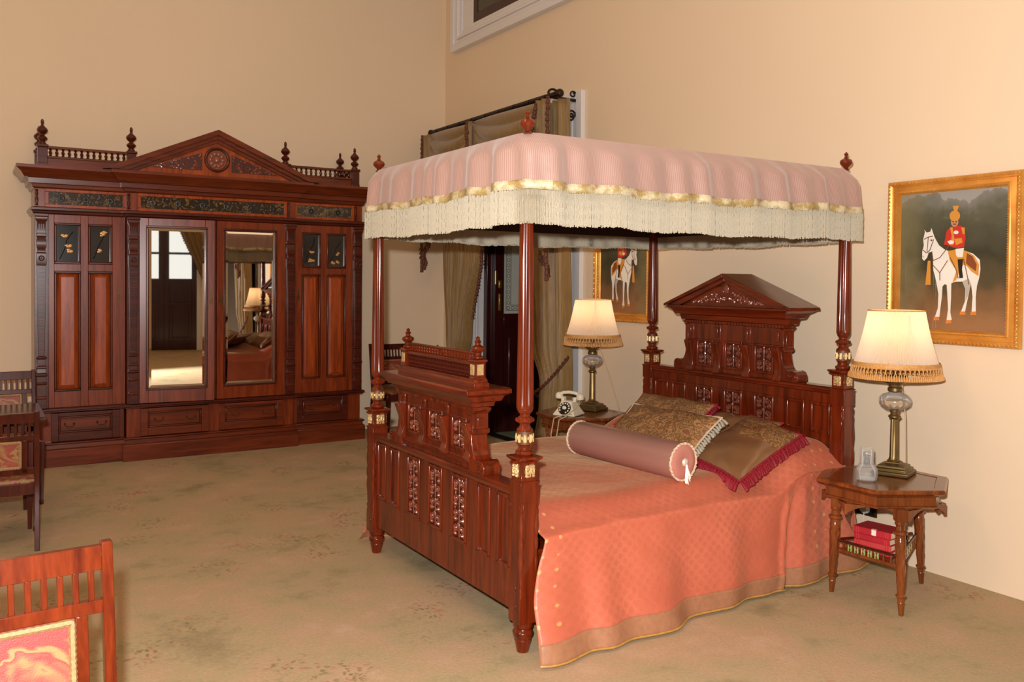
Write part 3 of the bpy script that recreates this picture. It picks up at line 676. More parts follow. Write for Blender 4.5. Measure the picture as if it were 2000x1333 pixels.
# ------------------------------------------------------------------ four-poster bed
BX, BY = 3.078, 3.96
bed = thing('four_poster_bed', 'carved mahogany four-poster bed with pink fringed canopy', 'bed', (BX, BY, 0))
HX, HY = 1.049, .80
BFIN = [(.016, 0), (.02, .004), (.012, .012), (.014, .02), (.03, .034), (.034, .046), (.03, .058), (.016, .066), (.01, .072), (.008, .084), (.013, .09), (.006, .098), (.001, .104)]
CARVE = {}
def carved(w_, h_, seed, parent, loc, mat='carved'):
    key = (w_, h_, seed, mat)
    if key in CARVE: return inst(CARVE[key], parent, loc)
    o = relief(w_, h_, seed).build('carving', mat, parent, loc, kind='stuff'); CARVE[key] = o; return o
def post(sx, sy, dz):
    cx_, cy_ = sx*HX, sy*HY; s = .046; ch = .014; d = MB()
    d.lathe([(.020, 0), (.026, .002), (.036, .05), (.038, .055), (.034, .06), (.044, .075), (.046, .09), (.036, .1), (.034, .105), (.043, .112), (.044, .122), (.046, .137)], (0,0,0), 20)
    zb = .745+dz
    oc = [(s, s-ch), (s-ch, s), (-s+ch, s), (-s, s-ch), (-s, -s+ch), (-s+ch, -s), (s-ch, -s), (s, -s+ch)]
    q = [(s, s), (-s, s), (-s, -s), (s, -s)]
    d.prism(q, .135, .25, 'xy').prism(oc, .25, zb-.09, 'xy').prism(q, zb-.09, zb-.004, 'xy')
    d.loft(-.04, .04, -.04, .04, [(.01, zb-.006), (.01, zb), (0, zb+.004), (0, zb+.082), (.006, zb+.088), (.018, zb+.098), (.018, zb+.106), (-.002, zb+.11)])
    z = zb+.108
    col = 1.06+dz
    d.lathe([(.034, z), (.04, z+.008), (.04, z+.018), (.03, z+.024), (.026, z+.034), (.03, z+.045), (.036, z+.05)], (0,0,0), 20)
    d.lathe([(.036, z+.105), (.036, z+.112), (.028, z+.12), (.022, z+.13), (.022, z+.136), (.03, z+.142), (.035, z+.152), (.03, z+.164), (.022, z+.17), (.022, z+.178), (.03, z+.186), (.036, z+.2)], (0,0,0), 20)
    z1 = 2.20
    d.lathe([(.03, z+.19), (.0375, z+.205), (.0375, z+.22), (.0365, z+.32), (.034, z+.55), (.027, z1-.02), (.027, z1)], (0,0,0), 48, 12, z+.206, z1-.03)
    o = d.build('post', 'wood', bed, (cx_, cy_, 0), bevel=.0015, smooth=30)
    # knuckle beads around the neck
    k_ = MB()
    for j in range(10): k_.ball((.034*cos(j*pi/5), .034*sin(j*pi/5), z+.153), (.009, .009, .01), 6, 4)
    k_.build('bead_ring', 'wood', o, kind='stuff')
    g = MB().lathe([(.036, z+.05), (.0365, z+.055), (.0365, z+.1), (.036, z+.105)], (0,0,0), 20).build('gilt_band', 'gilt_ground', o)
    r = MB(); rnd = random.Random(11)
    for j in range(9):
        a0 = 2*pi*j/9
        for dirn in (-1, 1):
            r.tube([(.0375*cos(a0+dirn*.16*t*(1-.3*t)), .0375*sin(a0+dirn*.16*t*(1-.3*t)), z+.056+.042*(.5+.45*sin(t*4-1.5))) for t in [i/7*2 for i in range(8)]], .0028, 4)
        r.ball((.037*cos(a0+.35), .037*sin(a0+.35), z+.078), (.005, .005, .009), 5, 4)
    r.build('gilt_carving', 'gilt', o, kind='stuff')
    for k in range(4):
        an = k*pi/2
        gp = MB().box(-.026, .026, -.0425, -.038, zb+.02, zb+.076).build('gilt_panel', 'gilt_ground', o, rot=(0, 0, an))
        c = carved(.05, .056, 5, gp, (0, -.0425, zb+.048), 'gilt')
        # ear at the middle of the cap and corner spindle set in the chamfer
        a2 = an+pi/4; rr = (s-ch/2)*sqrt(2)-.003
        if dz == 0: L_, z0_ = .43, .235
        else: L_, z0_ = .62, .3
        pr = [(.006, 0), (.011, .02), (.007, .03), (.011, .05), (.007, .06), (.009, .12), (.0135, .17), (.009, .21), (.013, .225), (.013, .26), (.009, .275), (.014, .32), (.009, .37), (.011, .39), (.007, .4), (.011, .42), (.007, .43)]
        MB().lathe([(r_, z_*L_/.43) for r_, z_ in pr], (rr*cos(a2), rr*sin(a2), z0_), 10).build('corner_spindle', 'wood', o)
        ear = MB().prism([(.04, zb+.068), (.066, zb+.082), (.066, zb+.088), (.04, zb+.092)], -.012, .012, 'xz')
        ear.v = [(x*cos(an)-y*sin(an), x*sin(an)+y*cos(an), z_) for x, y, z_ in ear.v]; ear.build('cap_ear', 'wood', o)
    if sx < 0:
        bt = MB()
        for z_ in (.2, .28): bt.ball((-s, -sy*0, z_), (.004, .014, .014), 10, 5)
        bt.build('bolt_cover', 'wood', o)
    MB().lathe(BFIN, (0, 0, 2.232), 16).build('finial', 'wood', o)
    return o
for sx in (-1, 1):
    for sy in (-1, 1): post(sx, sy, 0 if sx < 0 else .275)

def scroll_profile(s):
    """side volute of the upper stage, xz outline (s = side)"""
    P = [(.385, 0), (.52, 0), (.525, .02), (.522, .045), (.505, .062), (.48, .066), (.455, .06), (.435, .07), (.418, .1), (.408, .14), (.40, .2), (.385, .2)]
    return [(s*x, z) for x, z in P]
def board(name, xpos, dz, head):
    """foot- or headboard; canonical x across, front -y, turned so that the front faces the foot end"""
    t = .025; d = MB()
    zr = .70+(.315 if head else 0)                   # top of the panelled stage
    pz0, pz1 = (.36, zr-.055) if not head else (.775, zr-.105)
    xs = [-.675, -.495, -.255, 0, .255, .495, .675]; hw_ = [.056, .056, .074, .074, .074, .056, .056]
    if head: xs = [-.672, -.495, -.255, 0, .255, .495, .672]; hw_ = [.064, .064, .076, .076, .076, .064, .064]
    d.box(-.757, .757, -t, t, .17 if not head else .3, pz0-.02)
    d.box(-.757, .757, -t, t, pz1+.02, zr-.015)
    edges = [-.757]
    for x, h_ in zip(xs, hw_): edges += [x-h_-.004, x+h_+.004]
    edges.append(.757)
    for i in range(0, len(edges), 2): d.box(edges[i], edges[i+1], -t, t, pz0-.02, pz1+.02)
    o = d.build(name, 'wood', bed, (xpos, 0, 0), (0, 0, -pi/2), bevel=.002)
    MB().loft(-.757, .757, -t, t, [(.0, zr-.03), (.008, zr-.025), (.012, zr-.012), (.024, zr-.006), (.024, zr+.006), (.016, zr+.012)], (0, 0, 1, 1)).build('top_rail', 'wood_x', o)
    if head:
        d = MB().box(-.757, .757, -t+.006, t, .3, .6); d.build('lower_panel', 'wood_x', o)
    def field(x0, x1, z0, z1, kind, seed, yo=0):
        e = MB(); q = .014
        for a, b_, c, f in ((x0-.004, x1+.004, z0-.004, z0+q), (x0-.004, x1+.004, z1-q, z1+.004), (x0-.004, x0+q, z0, z1), (x1-q, x1+.004, z0, z1)): e.box(a, b_, yo-t-.006, yo+t+.006, c, f)
        e.build('panel_moulding', 'wood', o, bevel=.005)
        p = MB().box(x0, x1, yo-t+.007, yo+t-.007, z0, z1).build('panel', 'carved_ground' if kind else 'wood', o, smooth=0)
        if kind: carved(round(x1-x0-2*q, 4), round(z1-z0-2*q, 4), seed, p, ((x0+x1)/2, yo-t+.007, (z0+z1)/2))
    for i, (x, h_) in enumerate(zip(xs, hw_)):
        field(x-h_, x+h_, pz0-.016, pz1+.016, 2 <= i <= 4, 21)
    # upper stage
    zu = zr+.012; uh = .30 if not head else .33; zt = zu+uh-.02
    u0, u1 = zu+.075, zu+.075+(.16 if not head else .19)
    if head: u0, u1 = zu+.03, zu+.03+.175
    d = MB(); d.box(-.40, .40, -t, t, zu, u0).box(-.40, .40, -t, t, u1, zt)
    for a, b_ in ((-.40, -.33), (-.172, -.082), (.082, .172), (.33, .40)): d.box(a, b_, -t, t, u0, u1)
    d.build('upper_frame', 'wood', o, bevel=.002)
    for x in (-.25, 0, .25): field(x-.074, x+.074, u0, u1, True, 33)
    MB().box(-.40, .40, -t-.004, t+.004, zu+.02 if not head else zu-.03, zu+.05 if not head else zu-.005).build('band', 'wood_x', o, bevel=.004)
    for x in (-.372, -.127, .127, .372):                 # consoles between the panels
        c = MB(); y0 = -t
        zb_ = zu+.035 if not head else zu-.02
        top = u1-.01
        prof = [(y0, zb_), (y0-.022, zb_+.004), (y0-.03, zb_+.02), (y0-.024, zb_+.038), (y0-.016, zb_+.06), (y0-.02, (zb_+top)/2+.01), (y0-.04, top-.03), (y0-.048, top-.01), (y0-.048, top), (y0, top)]
        c.prism(prof, x-.026, x+.026, 'yz')
        co_ = c.build('console', 'wood', o, bevel=.003)
        MB().tube([(x-.027, y0-.018, zb_+.02), (x+.027, y0-.018, zb_+.02)], .012, 10).build('console_scroll', 'wood', co_)
        MB().box(x-.03, x+.03, -t-.012, -t, u1+.0, zt).box(x-.01, x+.01, -t-.02, -t-.012, u1+.02, zt-.02).build('frieze_block', 'wood', o, bevel=.003)
    for s in (-1, 1):                                    # end pilaster and volute
        v = MB().prism([(x, zu-.002+z) for x, z in scroll_profile(s)], -.045, .045).build('volute', 'wood', o, bevel=.004)
        MB().tube([(s*.486+s*(.03*(1-.75*i/16))*cos(i*.75), -.046, zu+.034+(.03*(1-.75*i/16))*sin(i*.75)) for i in range(17)], .005, 6).build('volute_scroll', 'wood', v)
        MB().tube([(s*.486+s*(.03*(1-.75*i/16))*cos(i*.75), .046, zu+.034+(.03*(1-.75*i/16))*sin(i*.75)) for i in range(17)], .005, 6).build('volute_scroll', 'wood', v)
        e = MB().loft(s*.405-.012, s*.405+.012, -.042, .042, [(0, zu+.17), (.006, zu+.18), (.006, zu+.195), (0, zu+.2), (0, zt-.01), (.006, zt-.005), (.006, zt)]).build('end_pilaster', 'wood', o, bevel=.002)
        MB().box(s*.417-.004, s*.417+.004, -.018, .018, zu+.21, zt-.03).build('inlay_block', 'wood', e, bevel=.004)
    # dentils and cornice
    dn = MB()
    for k in range(34): x = -.42+.84*k/33; dn.box(x-.008, x+.008, -t-.026, -t-.0, zt+.002, zt+.016); dn.box(x-.008, x+.008, t, t+.026, zt+.002, zt+.016)
    dn.build('dentils', 'wood', o, kind='stuff')
    cz = zt
    if not head:
        MB().loft(-.41, .41, -t-.005, t+.005, [(.0, cz), (.012, cz+.002), (.012, cz+.02), (.03, cz+.024), (.034, cz+.045), (.055, cz+.05), (.066, cz+.075), (.09, cz+.088), (.09, cz+.106), (.082, cz+.112)]).build('cornice', 'wood_x', o, bevel=.002)
        g0 = cz+.11
        MB().loft(-.42, .42, -.035, .035, [(.006, g0), (.006, g0+.02), (0, g0+.026), (0, g0+.04)]).build('gallery_base', 'wood_x', o, bevel=.003)
        MB().box(-.36, .36, -.016, .016, g0+.1, g0+.12).build('gallery_rail', 'wood_x', o, bevel=.003)
        MB().box(-.36, .36, -.011, .011, g0+.155, g0+.164).build('gallery_rail', 'wood_x', o, bevel=.003)
        b0 = b1 = None; n = 24
        for k in range(n):
            x = -.35+.70*k/(n-1)
            if b0 is None:
                b0 = MB().lathe([(.007, 0), (.011, .004), (.006, .01), (.012, .02), (.007, .03), (.012, .04), (.006, .05), (.01, .056), (.007, .06)], (0,0,0), 8).build('spindle', 'chair_dark', o, (x, 0, g0+.04))
                b1 = MB().lathe([(.006, 0), (.009, .004), (.005, .01), (.009, .018), (.005, .026), (.009, .033), (.006, .037)], (0,0,0), 8).build('small_spindle', 'wood', o, (x, 0, g0+.12))
            else: inst(b0, o, (x, 0, g0+.04)); inst(b1, o, (x, 0, g0+.12))
        for s in (-1, 1):
            p = MB().loft(s*.385-.024, s*.385+.024, -.028, .028, [(.004, g0+.03), (.004, g0+.045), (0, g0+.05), (0, g0+.115), (.008, g0+.12), (.008, g0+.13), (0, g0+.133)]).build('gallery_post', 'wood', o, bevel=.002)
            for an in (0, pi/2*s): 
                gp = MB().box(-.017, .017, -.031, -.027, g0+.058, g0+.108); gp.v = [(x*cos(an)-y*sin(an)*(.86 if an else 1), x*sin(an)+y*cos(an), z) for x, y, z in gp.v]
                gp.build('gilt_panel', 'gilt', p, (s*.385, 0, 0))
            MB().lathe([(.02, 0), (.026, .004), (.026, .012), (.016, .018), (.018, .03), (.03, .04), (.034, .05), (.03, .058), (.014, .066), (.012, .076), (.017, .083), (.008, .092), (.011, .1), (.001, .108)], (s*.385, 0, g0+.132), 14).build('finial', 'wood', p)
    else:
        MB().loft(-.41, .41, -t-.005, t+.005, [(.0, cz), (.012, cz+.002), (.012, cz+.02), (.03, cz+.024), (.036, cz+.055), (.06, cz+.06), (.075, cz+.09), (.1, cz+.105), (.1, cz+.118), (.09, cz+.12)]).build('cornice', 'wood_x', o, bevel=.002)
        r0 = cz+.12; ap = .2
        MB().prism([(-.46, r0-.004), (.46, r0-.004), (0, r0+ap-.03)], -.09, .09).build('tympanum', 'wood_x', o)
        for s in (-1, 1):
            e = MB().prism([(s*.535, r0-.01), (s*.535, r0+.006), (0, r0+ap+.006), (0, r0+ap-.022)] if s < 0 else [(0, r0+ap-.022), (0, r0+ap+.006), (s*.535, r0+.006), (s*.535, r0-.01)], -.135, .135)
            e.prism([(s*.5, r0-.01), (s*.5, r0), (0, r0+ap-.02), (0, r0+ap-.045), (s*.42, r0-.01)], -.115, .115)
            e.build('roof_slope', 'wood_x', o, bevel=.002)
        rl = MB(); rnd = random.Random(5)
        for k in range(90):
            x = rnd.uniform(-1, 1); zz = rnd.random()*(1-abs(x))*.9; rl.ball((x*.3, -.092, r0+.018+zz*.11), (.005+.006*rnd.random(), .006, .005+.006*rnd.random()), 5, 4)
        for s in (-1, 1):
            for k in range(5):
                cx_, R_ = .06+.055*k, .026-.0032*k
                rl.tube([(s*(cx_+R_*(1-.7*i/9)*cos(i*.7)), -.094, r0+.045-.005*k+R_*(1-.7*i/9)*sin(i*.7)) for i in range(10)], .004, 4)
        rl.ball((0, -.095, r0+.11), (.025, .01, .03), 8, 5)
        rl.build('carving', 'carved', o, kind='stuff')
    return o
board('footboard', -HX, 0, False)
board('headboard', HX, .3, True)
for s in (-1, 1):
    MB().box(-HX+.05, HX-.05, s*(HY-.045)-.018, s*(HY-.045)+.018, .26, .42).build('side_rail', 'wood_x', bed, bevel=.003)
MB().box(-HX+.03, HX-.03, -.70, .70, .32, .36).build('slat_base', 'wood_x', bed)

# ---- canopy
def perim(t, o, r=.06):
    """point on a rounded rectangle grown by o; t in 0..1, starts at the near foot corner and runs along the near side"""
    a, b_ = HX+o, HY+o; rr = r+o
    segs = [((-a+rr, -b_), (a-rr, -b_)), None, ((a, -b_+rr), (a, b_-rr)), None, ((a-rr, b_), (-a+rr, b_)), None, ((-a, b_-rr), (-a, -b_+rr)), None]
    cs = [(a-rr, -b_+rr, -pi/2), (a-rr, b_-rr, 0), (-a+rr, b_-rr, pi/2), (-a+rr, -b_+rr, pi)]
    ln = []; 
    for i, q in enumerate(segs): ln.append((abs(q[1][0]-q[0][0])+abs(q[1][1]-q[0][1])) if q else pi/2*rr)
    s = (t % 1)*sum(ln); i = 0
    while i < 7 and s > ln[i]: s -= ln[i]; i += 1
    if segs[i]:
        (x0, y0), (x1, y1) = segs[i]; k = s/ln[i]; dx, dy = (x1-x0)/ln[i], (y1-y0)/ln[i]
        return x0+(x1-x0)*k, y0+(y1-y0)*k, dy, -dx
    cx_, cy_, a0 = cs[i//2]; an = a0+s/ln[i]*pi/2
    return cx_+rr*cos(an), cy_+rr*sin(an), cos(an), sin(an)
PER = 2*(2*HX+2*HY)
def fold(t, v):
    n = 46; return (.011*sin(2*pi*n*t+1.3*sin(2*pi*9*t))+.012*sin(2*pi*23*t+2.0*sin(2*pi*5*t+1)))*v
def sag(t):
    # the fringe line dips between the posts
    k = t*8; return .012*(1-cos(2*pi*4*t))*.5+.004*sin(2*pi*17*t)
def val_pt(t, v, lo=False):
    z = 2.238-v*.225; o = .02+.05*min(1, v*3.2)**.8+.022*v
    x, y, nx, ny = perim(t, o); f = fold(t, min(1, v*2.5)); return x+nx*f, y+ny*f, z-sag(t)*v
cn = MB().grid(lambda u, v: val_pt(u, v), 640, 10, closed=True, uvfn=lambda u, v: (u*PER, v*.3))
def topf(u, v):
    x, y, nx, ny = perim(u, .02); k = 1-v*.995; return x*k, y*k, 2.238+.012*sin(v*pi)-.0*v
cn.grid(topf, 640, 6, closed=True, uvfn=lambda u, v: (u*PER, .3+v*.3))
can = cn.build('canopy', 'canopy_silk', bed, smooth=60, label='pale pink striped silk canopy valance')
def brd(u, v):
    x, y, z = val_pt(u, .985); nx, ny = perim(u, .08)[2:]; return x+nx*.003, y+ny*.003, z+.012-v*.04
MB().grid(brd, 640, 2, closed=True, uvfn=lambda u, v: (u*PER, v*.045)).build('braid', 'gold_braid', can, smooth=60, solid=.003, label='gold woven braid')
hd = MB(); rnd = random.Random(2); NF = 1500
for k in range(NF):
    t = k/NF; x, y, z = val_pt(t, .985); nx, ny = perim(t, .08)[2:]; tx, ty = -ny, nx
    ln = .145+.006*rnd.random(); j = rnd.uniform(-.003, .003); sw = rnd.uniform(-.0025, .0025); z0 = z-.026
    prev = None; vs = []
    for q in range(8):
        a = q/7; tw = .0012*(1 if (q+k) % 2 else -1); ww = .0034+(.0008 if q % 2 else 0)
        px, py = x+nx*(.004+j+tw)+tx*sw*a, y+ny*(.004+j+tw)+ty*sw*a
        if q < 2: ww = .0014
        vs += [(px-tx*ww-nx*.0015, py-ty*ww-ny*.0015, z0-ln*a), (px+nx*.0028, py+ny*.0028, z0-ln*a), (px+tx*ww-nx*.0015, py+ty*ww-ny*.0015, z0-ln*a)]
    hd.add(vs, [(3*q+i, 3*q+(i+1) % 3, 3*q+3+(i+1) % 3, 3*q+3+i) for q in range(7) for i in range(3)]+[(21, 22, 23)])
hd.build('fringe', 'fringe_cream', can, smooth=50, kind='stuff', label='thick cream bullion fringe')
def fbk(u, v):
    x, y, z = val_pt(u, .985); nx, ny = perim(u, .08)[2:]; return x-nx*.001, y-ny*.001, z-.03-v*.135
MB().grid(fbk, 640, 1, closed=True).build('fringe_backing', 'fringe_cream', can, smooth=60)
def innr(u, v):
    x, y, nx, ny = perim(u, .012); return x, y, 2.2-v*.28
MB().grid(innr, 200, 1, closed=True).build('lining', 'lining', can, smooth=60, label='dark lining behind the fringe')
MB().box(-HX, HX, -HY, HY, 2.195, 2.2).build('tester', 'lining', can, smooth=0)

# ---- bedspread (own thing, draped over the bed)
def lerp(a, b_, t): return a+(b_-a)*t
def sm(a, b_, t): t = max(0, min(1, (t-a)/(b_-a))); return t*t*(3-2*t)
x0s, x1s = -.985, 1.02
def spread_pt(u, v):
    """u along the bed, v: 0 near floor hem .. 1 far floor hem"""
    x = lerp(x0s, x1s, u)
    bul = sm(.70, .86, u)*.13                               # pillows under the head end
    top = .585+bul+.02*sin(pi*min(1, u*1.1))
    yn, yf = -.865, .865
    s = v
    if s < .32 or s > .68:
        near = s < .32; k = s/.32 if near else (1-s)/.32     # 0 floor .. 1 edge
        sg = -1 if near else 1
        fl = .12*(1-k)**1.6 if near else .16*(1-k)**1.6
        ripple = (.016*sin(u*41+2*sin(u*7))+.010*sin(u*23+1))*(1-k)**.8+.004*sin(u*60)*(1-k)
        wr_ = .010*sin(u*9+k*6); pl_ = u-.735-.03*k
        ripple += (.022*math.exp(-(pl_/.010)**2)-.018*math.exp(-((pl_-.028)/.014)**2)+.008*math.exp(-((pl_-.07)/.012)**2)+.007*math.exp(-((pl_-.12)/.012)**2))*sm(0, .25, 1-k)+.006*sin(u*31+k*11)*sin(k*5+u*13)
        e = -.865+.02*sm(.7, .9, u)
        y = sg*(abs(e)+fl*(1-.97*sm(.1, .8, u) if near else 1)+ripple+wr_*(1-k))
        zt = top-.085-.25*bul
        z = lerp(.012, zt, k**.95)
        flare = (1-k)
        x += flare*.24*sm(.80, 1, u)-((.05*flare+.055*(1-sm(.45, 1, k))) if near else .09*flare**4)*(1-sm(0, .09, u))
        if k > .96: pass
        return x, y, z
    k = (s-.32)/.36; y = lerp(-.865, .865, k)
    ed = min(k, 1-k); z = top-(.085+.25*bul)*(1-sm(0, .16, ed))**2+.006*sin(k*9+u*12)*sm(0, .2, ed)
    return x, y, z
def spread_uv(u, v):
    a = v/.32*.52 if v < .32 else (.52+(v-.32)/.36*1.73 if v < .68 else 2.25+(v-.68)/.32*.52)
    return (u*2.0, a)
bs = thing('bedspread', 'salmon pink patterned silk bedspread draped over the bed to the floor', 'bedspread', (BX, BY, 0))
MB().grid(lambda u, v: spread_pt(u, .025+.95*v), 150, 160, uvfn=lambda u, v: spread_uv(u, .025+.95*v)).build('cover', 'bedspread_silk', bs, smooth=80, solid=.004)
for s in (0, 1):
    h_ = MB().grid(lambda u, v: (lambda p, q: (p[0], p[1]+(-.004 if s == 0 else .004), p[2]))(spread_pt(u, (.001+.05*v) if s == 0 else (.999-.05*v)), 0), 150, 6)
    h_.build('hem_band', 'spread_hem', bs, smooth=80, solid=.003, label='dull brown hem band')
    MB().tube([(lambda p: (p[0], p[1]+(-.006 if s == 0 else .006), p[2]+.002))(spread_pt(k/80, 0.0015 if s == 0 else .9985)) for k in range(81)], .0055, 6).build('hem_piping', 'hem_gold', bs, label='gold hem edging')
# ---- bolster and cushions
def W(p): return Vector((p[0]-0, p[1]-0, p[2]-0))
def bolster():
    A, B = Vector((3.05, 3.27, .70)), Vector((2.99, 4.07, .705)); ax = (B-A).normalized(); Ln = (B-A).length; r = .094
    t = thing('bolster', 'mauve satin bolster with corded ends lying across the bedspread', 'bolster', A)
    t.rotation_euler = ax.to_track_quat('Z', 'Y').to_euler()
    pr = [(.02, -.004), (.05, -.012), (.078, -.006), (.09, .002), (r, .02), (r+.001, Ln*.3), (r+.002, Ln*.6), (r, Ln-.02), (.09, Ln-.002), (.07, Ln+.008), (.02, Ln+.006)]
    MB().lathe(pr[3:8+1], n=48).build('body', 'satin_mauve', t, smooth=60)
    for z, s in ((0, -1), (Ln, 1)):
        MB().lathe([(.091, z-s*.004), (.08, z+s*.006), (.05, z+s*.012), (.018, z+s*.002), (.002, z)][::s], n=32).build('end_disc', 'satin_pink', t, smooth=60)
        n = 70; MB().tube([((r-.001)*cos(2*pi*k/n), (r-.001)*sin(2*pi*k/n), z+.003*sin(k*2.2)) for k in range(n)], [.0055+.0015*(k % 2) for k in range(n)], 6, closed=True).build('end_cord', 'cord_pink', t)
        b_ = MB().ball((0, 0, z+s*.012), (.022, .022, .014), 10, 6)
        b_.build('rosette_button', 'silver_braid', t)
    ts = MB(); rnd = random.Random(4)
    # soft silver tassel hanging from the near end
    down = t.rotation_euler.to_matrix().inverted() @ Vector((0, 0, -1))
    for k in range(40):
        a = rnd.random()*6.28; off = Vector((.012*cos(a), .012*sin(a), 0)); p0 = Vector((0, 0, -.02))
        ts.tube([p0, p0+down*.03+off*.5+Vector((0, 0, -.004)), p0+down*(.07+.02*rnd.random())+off*1.6+Vector((0, 0, -.012))], .003, 4)
    ts.build('tassel', 'silver_braid', t, kind='stuff', label='silver thread tassel')
bolster()
def pillow_frame(P0, P1, P2):
    P0, P1, P2 = map(Vector, (P0, P1, P2)); ex = P1-P0; ey = P2-P0; c = P0+(ex+ey)/2; n = ex.cross(ey).normalized()
    if n.z < 0: n = -n
    return c, ex/2, ey/2, n
def cushion(name, label, P0, P1, P2, T, mat, cord, fringe=None, flen=.05, fsides=(0,1,2,3), fold_=.0, mat2=None, split=None, group=None, corr=.004):
    c, ex, ey, n = pillow_frame(P0, P1, P2)
    t = thing(name, label, 'cushion', c, group=group)
    def edge(a, b_):                                      # pull sides in a little between the corners
        return a*(1-.06*(1-b_*b_)), b_*(1-.06*(1-a*a))
    def pt(u, v, s):
        a, b_ = 2*u-1, 2*v-1; h_ = T*(max(0, 1-abs(a)**2.6)*max(0, 1-abs(b_)**2.6))**.55
        a2, b2 = edge(a, b_); w_ = .003*sin(9*a+4*b_)+.003*sin(7*b_-5*a)
        return ex*a2+ey*b2+n*(s*(h_+(w_ if h_ > .01 else 0)))
    g = MB().grid(lambda u, v: pt(u, v, 1), 28, 28).grid(lambda u, v: pt(1-u, v, -1), 28, 28)
    mats = [mat]
    if mat2:
        mats = [mat, mat2]
        for i in range(28*28):
            j, k = divmod(i, 28); u, v = (k+.5)/28, (j+.5)/28
            if split(u, v): g.mi[i] = 1
    g.build('cover', mats, t, smooth=70)
    ring = []
    for k in range(4):
        for i in range(22):
            q = -1+2*i/22; a, b_ = ((q, -1), (1, q), (-q, 1), (-1, -q))[k]; a2, b2 = edge(a, b_); ring.append(ex*a2+ey*b2)
    MB().tube(ring, [corr*(1+.3*(i % 2)) for i in range(len(ring))], 6, closed=True).build('cord', cord, t)
    if fringe:
        f = MB(); rnd = random.Random(hash(name) % 99 if 0 else 8)
        per = [ex.length*2, ey.length*2]*2
        for k in fsides:
            m_ = int(per[k]/.018)
            for i in range(m_):
                q = -1+2*(i+.5)/m_; a, b_ = ((q, -1), (1, q), (-q, 1), (-1, -q))[k]; a2, b2 = edge(a, b_)
                p = ex*a2+ey*b2; out = (-ey, ex, ey, -ex)[k].normalized()
                dn = Vector((0, 0, -1)); d1 = (out+dn*.35).normalized()
                e1 = p+d1*flen*.45+n*rnd.uniform(-.006, .006); e2 = p+d1*flen*.75+dn*flen*.25+Vector((rnd.uniform(-.006, .006), rnd.uniform(-.006, .006), 0))
                f.tube([p, e1, e2], [.0045, .0095, .009], 5)
        f.build('fringe', fringe, t, smooth=60, kind='stuff')
    return t
cushion('brocade_cushion', 'brown brocade cushion with cream fringe leaning behind the bolster', (3.23, 3.45, .635), (3.16, 4.12, .635), (3.52, 3.47, .86), .075, 'brocade_cushion', 'cord_pink', 'fringe_cream', .05, (3,), corr=.005)
cushion('brown_cushion', 'plain brown back cushion with red corded edge beside the headboard, nearest the telephone', (3.66, 3.90, .66), (3.62, 4.55, .66), (3.93, 3.92, .85), .07, 'brocade_cushion', 'cord_red', 'fringe_red', .035, (3,))
cushion('satin_cushion', 'olive brown satin cushion mostly hidden between the other cushions', (3.70, 3.42, .67), (3.66, 3.92, .67), (3.98, 3.44, .80), .06, 'satin_bronze', 'cord_red')
cushion('fringed_cushion', 'bronze satin and brocade cushion with thick red tassel fringe at the bed edge', (3.30, 3.13, .60), (3.93, 3.27, .76), (3.36, 3.56, .65), .07, 'brocade_cushion', 'cord_red', 'fringe_red', .07, (0, 1, 3), mat2='satin_bronze', split=lambda u, v: u+.12*sin(v*3) < .60, corr=.0055)

# ------------------------------------------------------------------ curtains at the doorway
PX, PZ = 4.27, 3.21
pole = thing('curtain_pole', 'dark iron curtain pole with scrolled brackets above the doorway', 'curtain pole', (PX, 7.4, PZ))
MB().tube([(0, -1.22, 0), (0, 1.16, 0)], .024, 10).build('rod', 'iron', pole)
MB().ball((0, 1.19, 0), .036, 12, 8).tube([(0, 1.14, 0), (0, 1.165, 0)], .026, 10).build('pole_end', 'iron', pole)
MB().ball((0, -1.25, 0), .036, 12, 8).tube([(0, -1.2, 0), (0, -1.225, 0)], .026, 10).build('pole_end', 'iron', pole)
for y in (-1.15, 1.05):
    b_ = MB(); b_.tube([(0, y, -.02), (XW-PX-.01, y, -.02)], .014, 8).box(XW-PX-.016, XW-PX-.001, y-.025, y+.025, -.3, .05)
    if y < 0: b_.tube([(.0+.05*cos(k*.5), y, .015+.035*sin(k*.5)) for k in range(8)], .01, 6)
    b_.tube([(XW-PX-.02-.16*(1-k/12), y, -.03-.1*sin(k/12*pi*.9)-.1*k/12*.6) for k in range(13)], .011, 6)
    b_.tube([(XW-PX-.09+(.055*(1-k/22))*cos(k*.6), y, -.16+(.055*(1-k/22))*sin(k*.6)) for k in range(18)], .009, 6)
    b_.tube([(XW-PX-.07+(.035*(1-k/22))*cos(k*.6), y, .03+(.03*(1-k/22))*sin(k*.6)) for k in range(14)], .008, 6)
    b_.build('bracket', 'iron', pole)
for k in range(9):
    y = -1.05+k*.26
    MB().tube([(.027*cos(a*pi/5), y, .027*sin(a*pi/5)-.006) for a in range(10)], .004, 5, closed=True).build('ring', 'iron', pole)
def tassels(d, pts, ln, rnd):
    for p in pts:
        p = Vector(p); d.ball(p, (.018, .018, .014), 6, 4)
        e = p+Vector((rnd.uniform(-.008, .008), rnd.uniform(-.008, .008), -ln)); d.tube([p, p*.5+e*.5, e], [.007, .017, .019], 6)
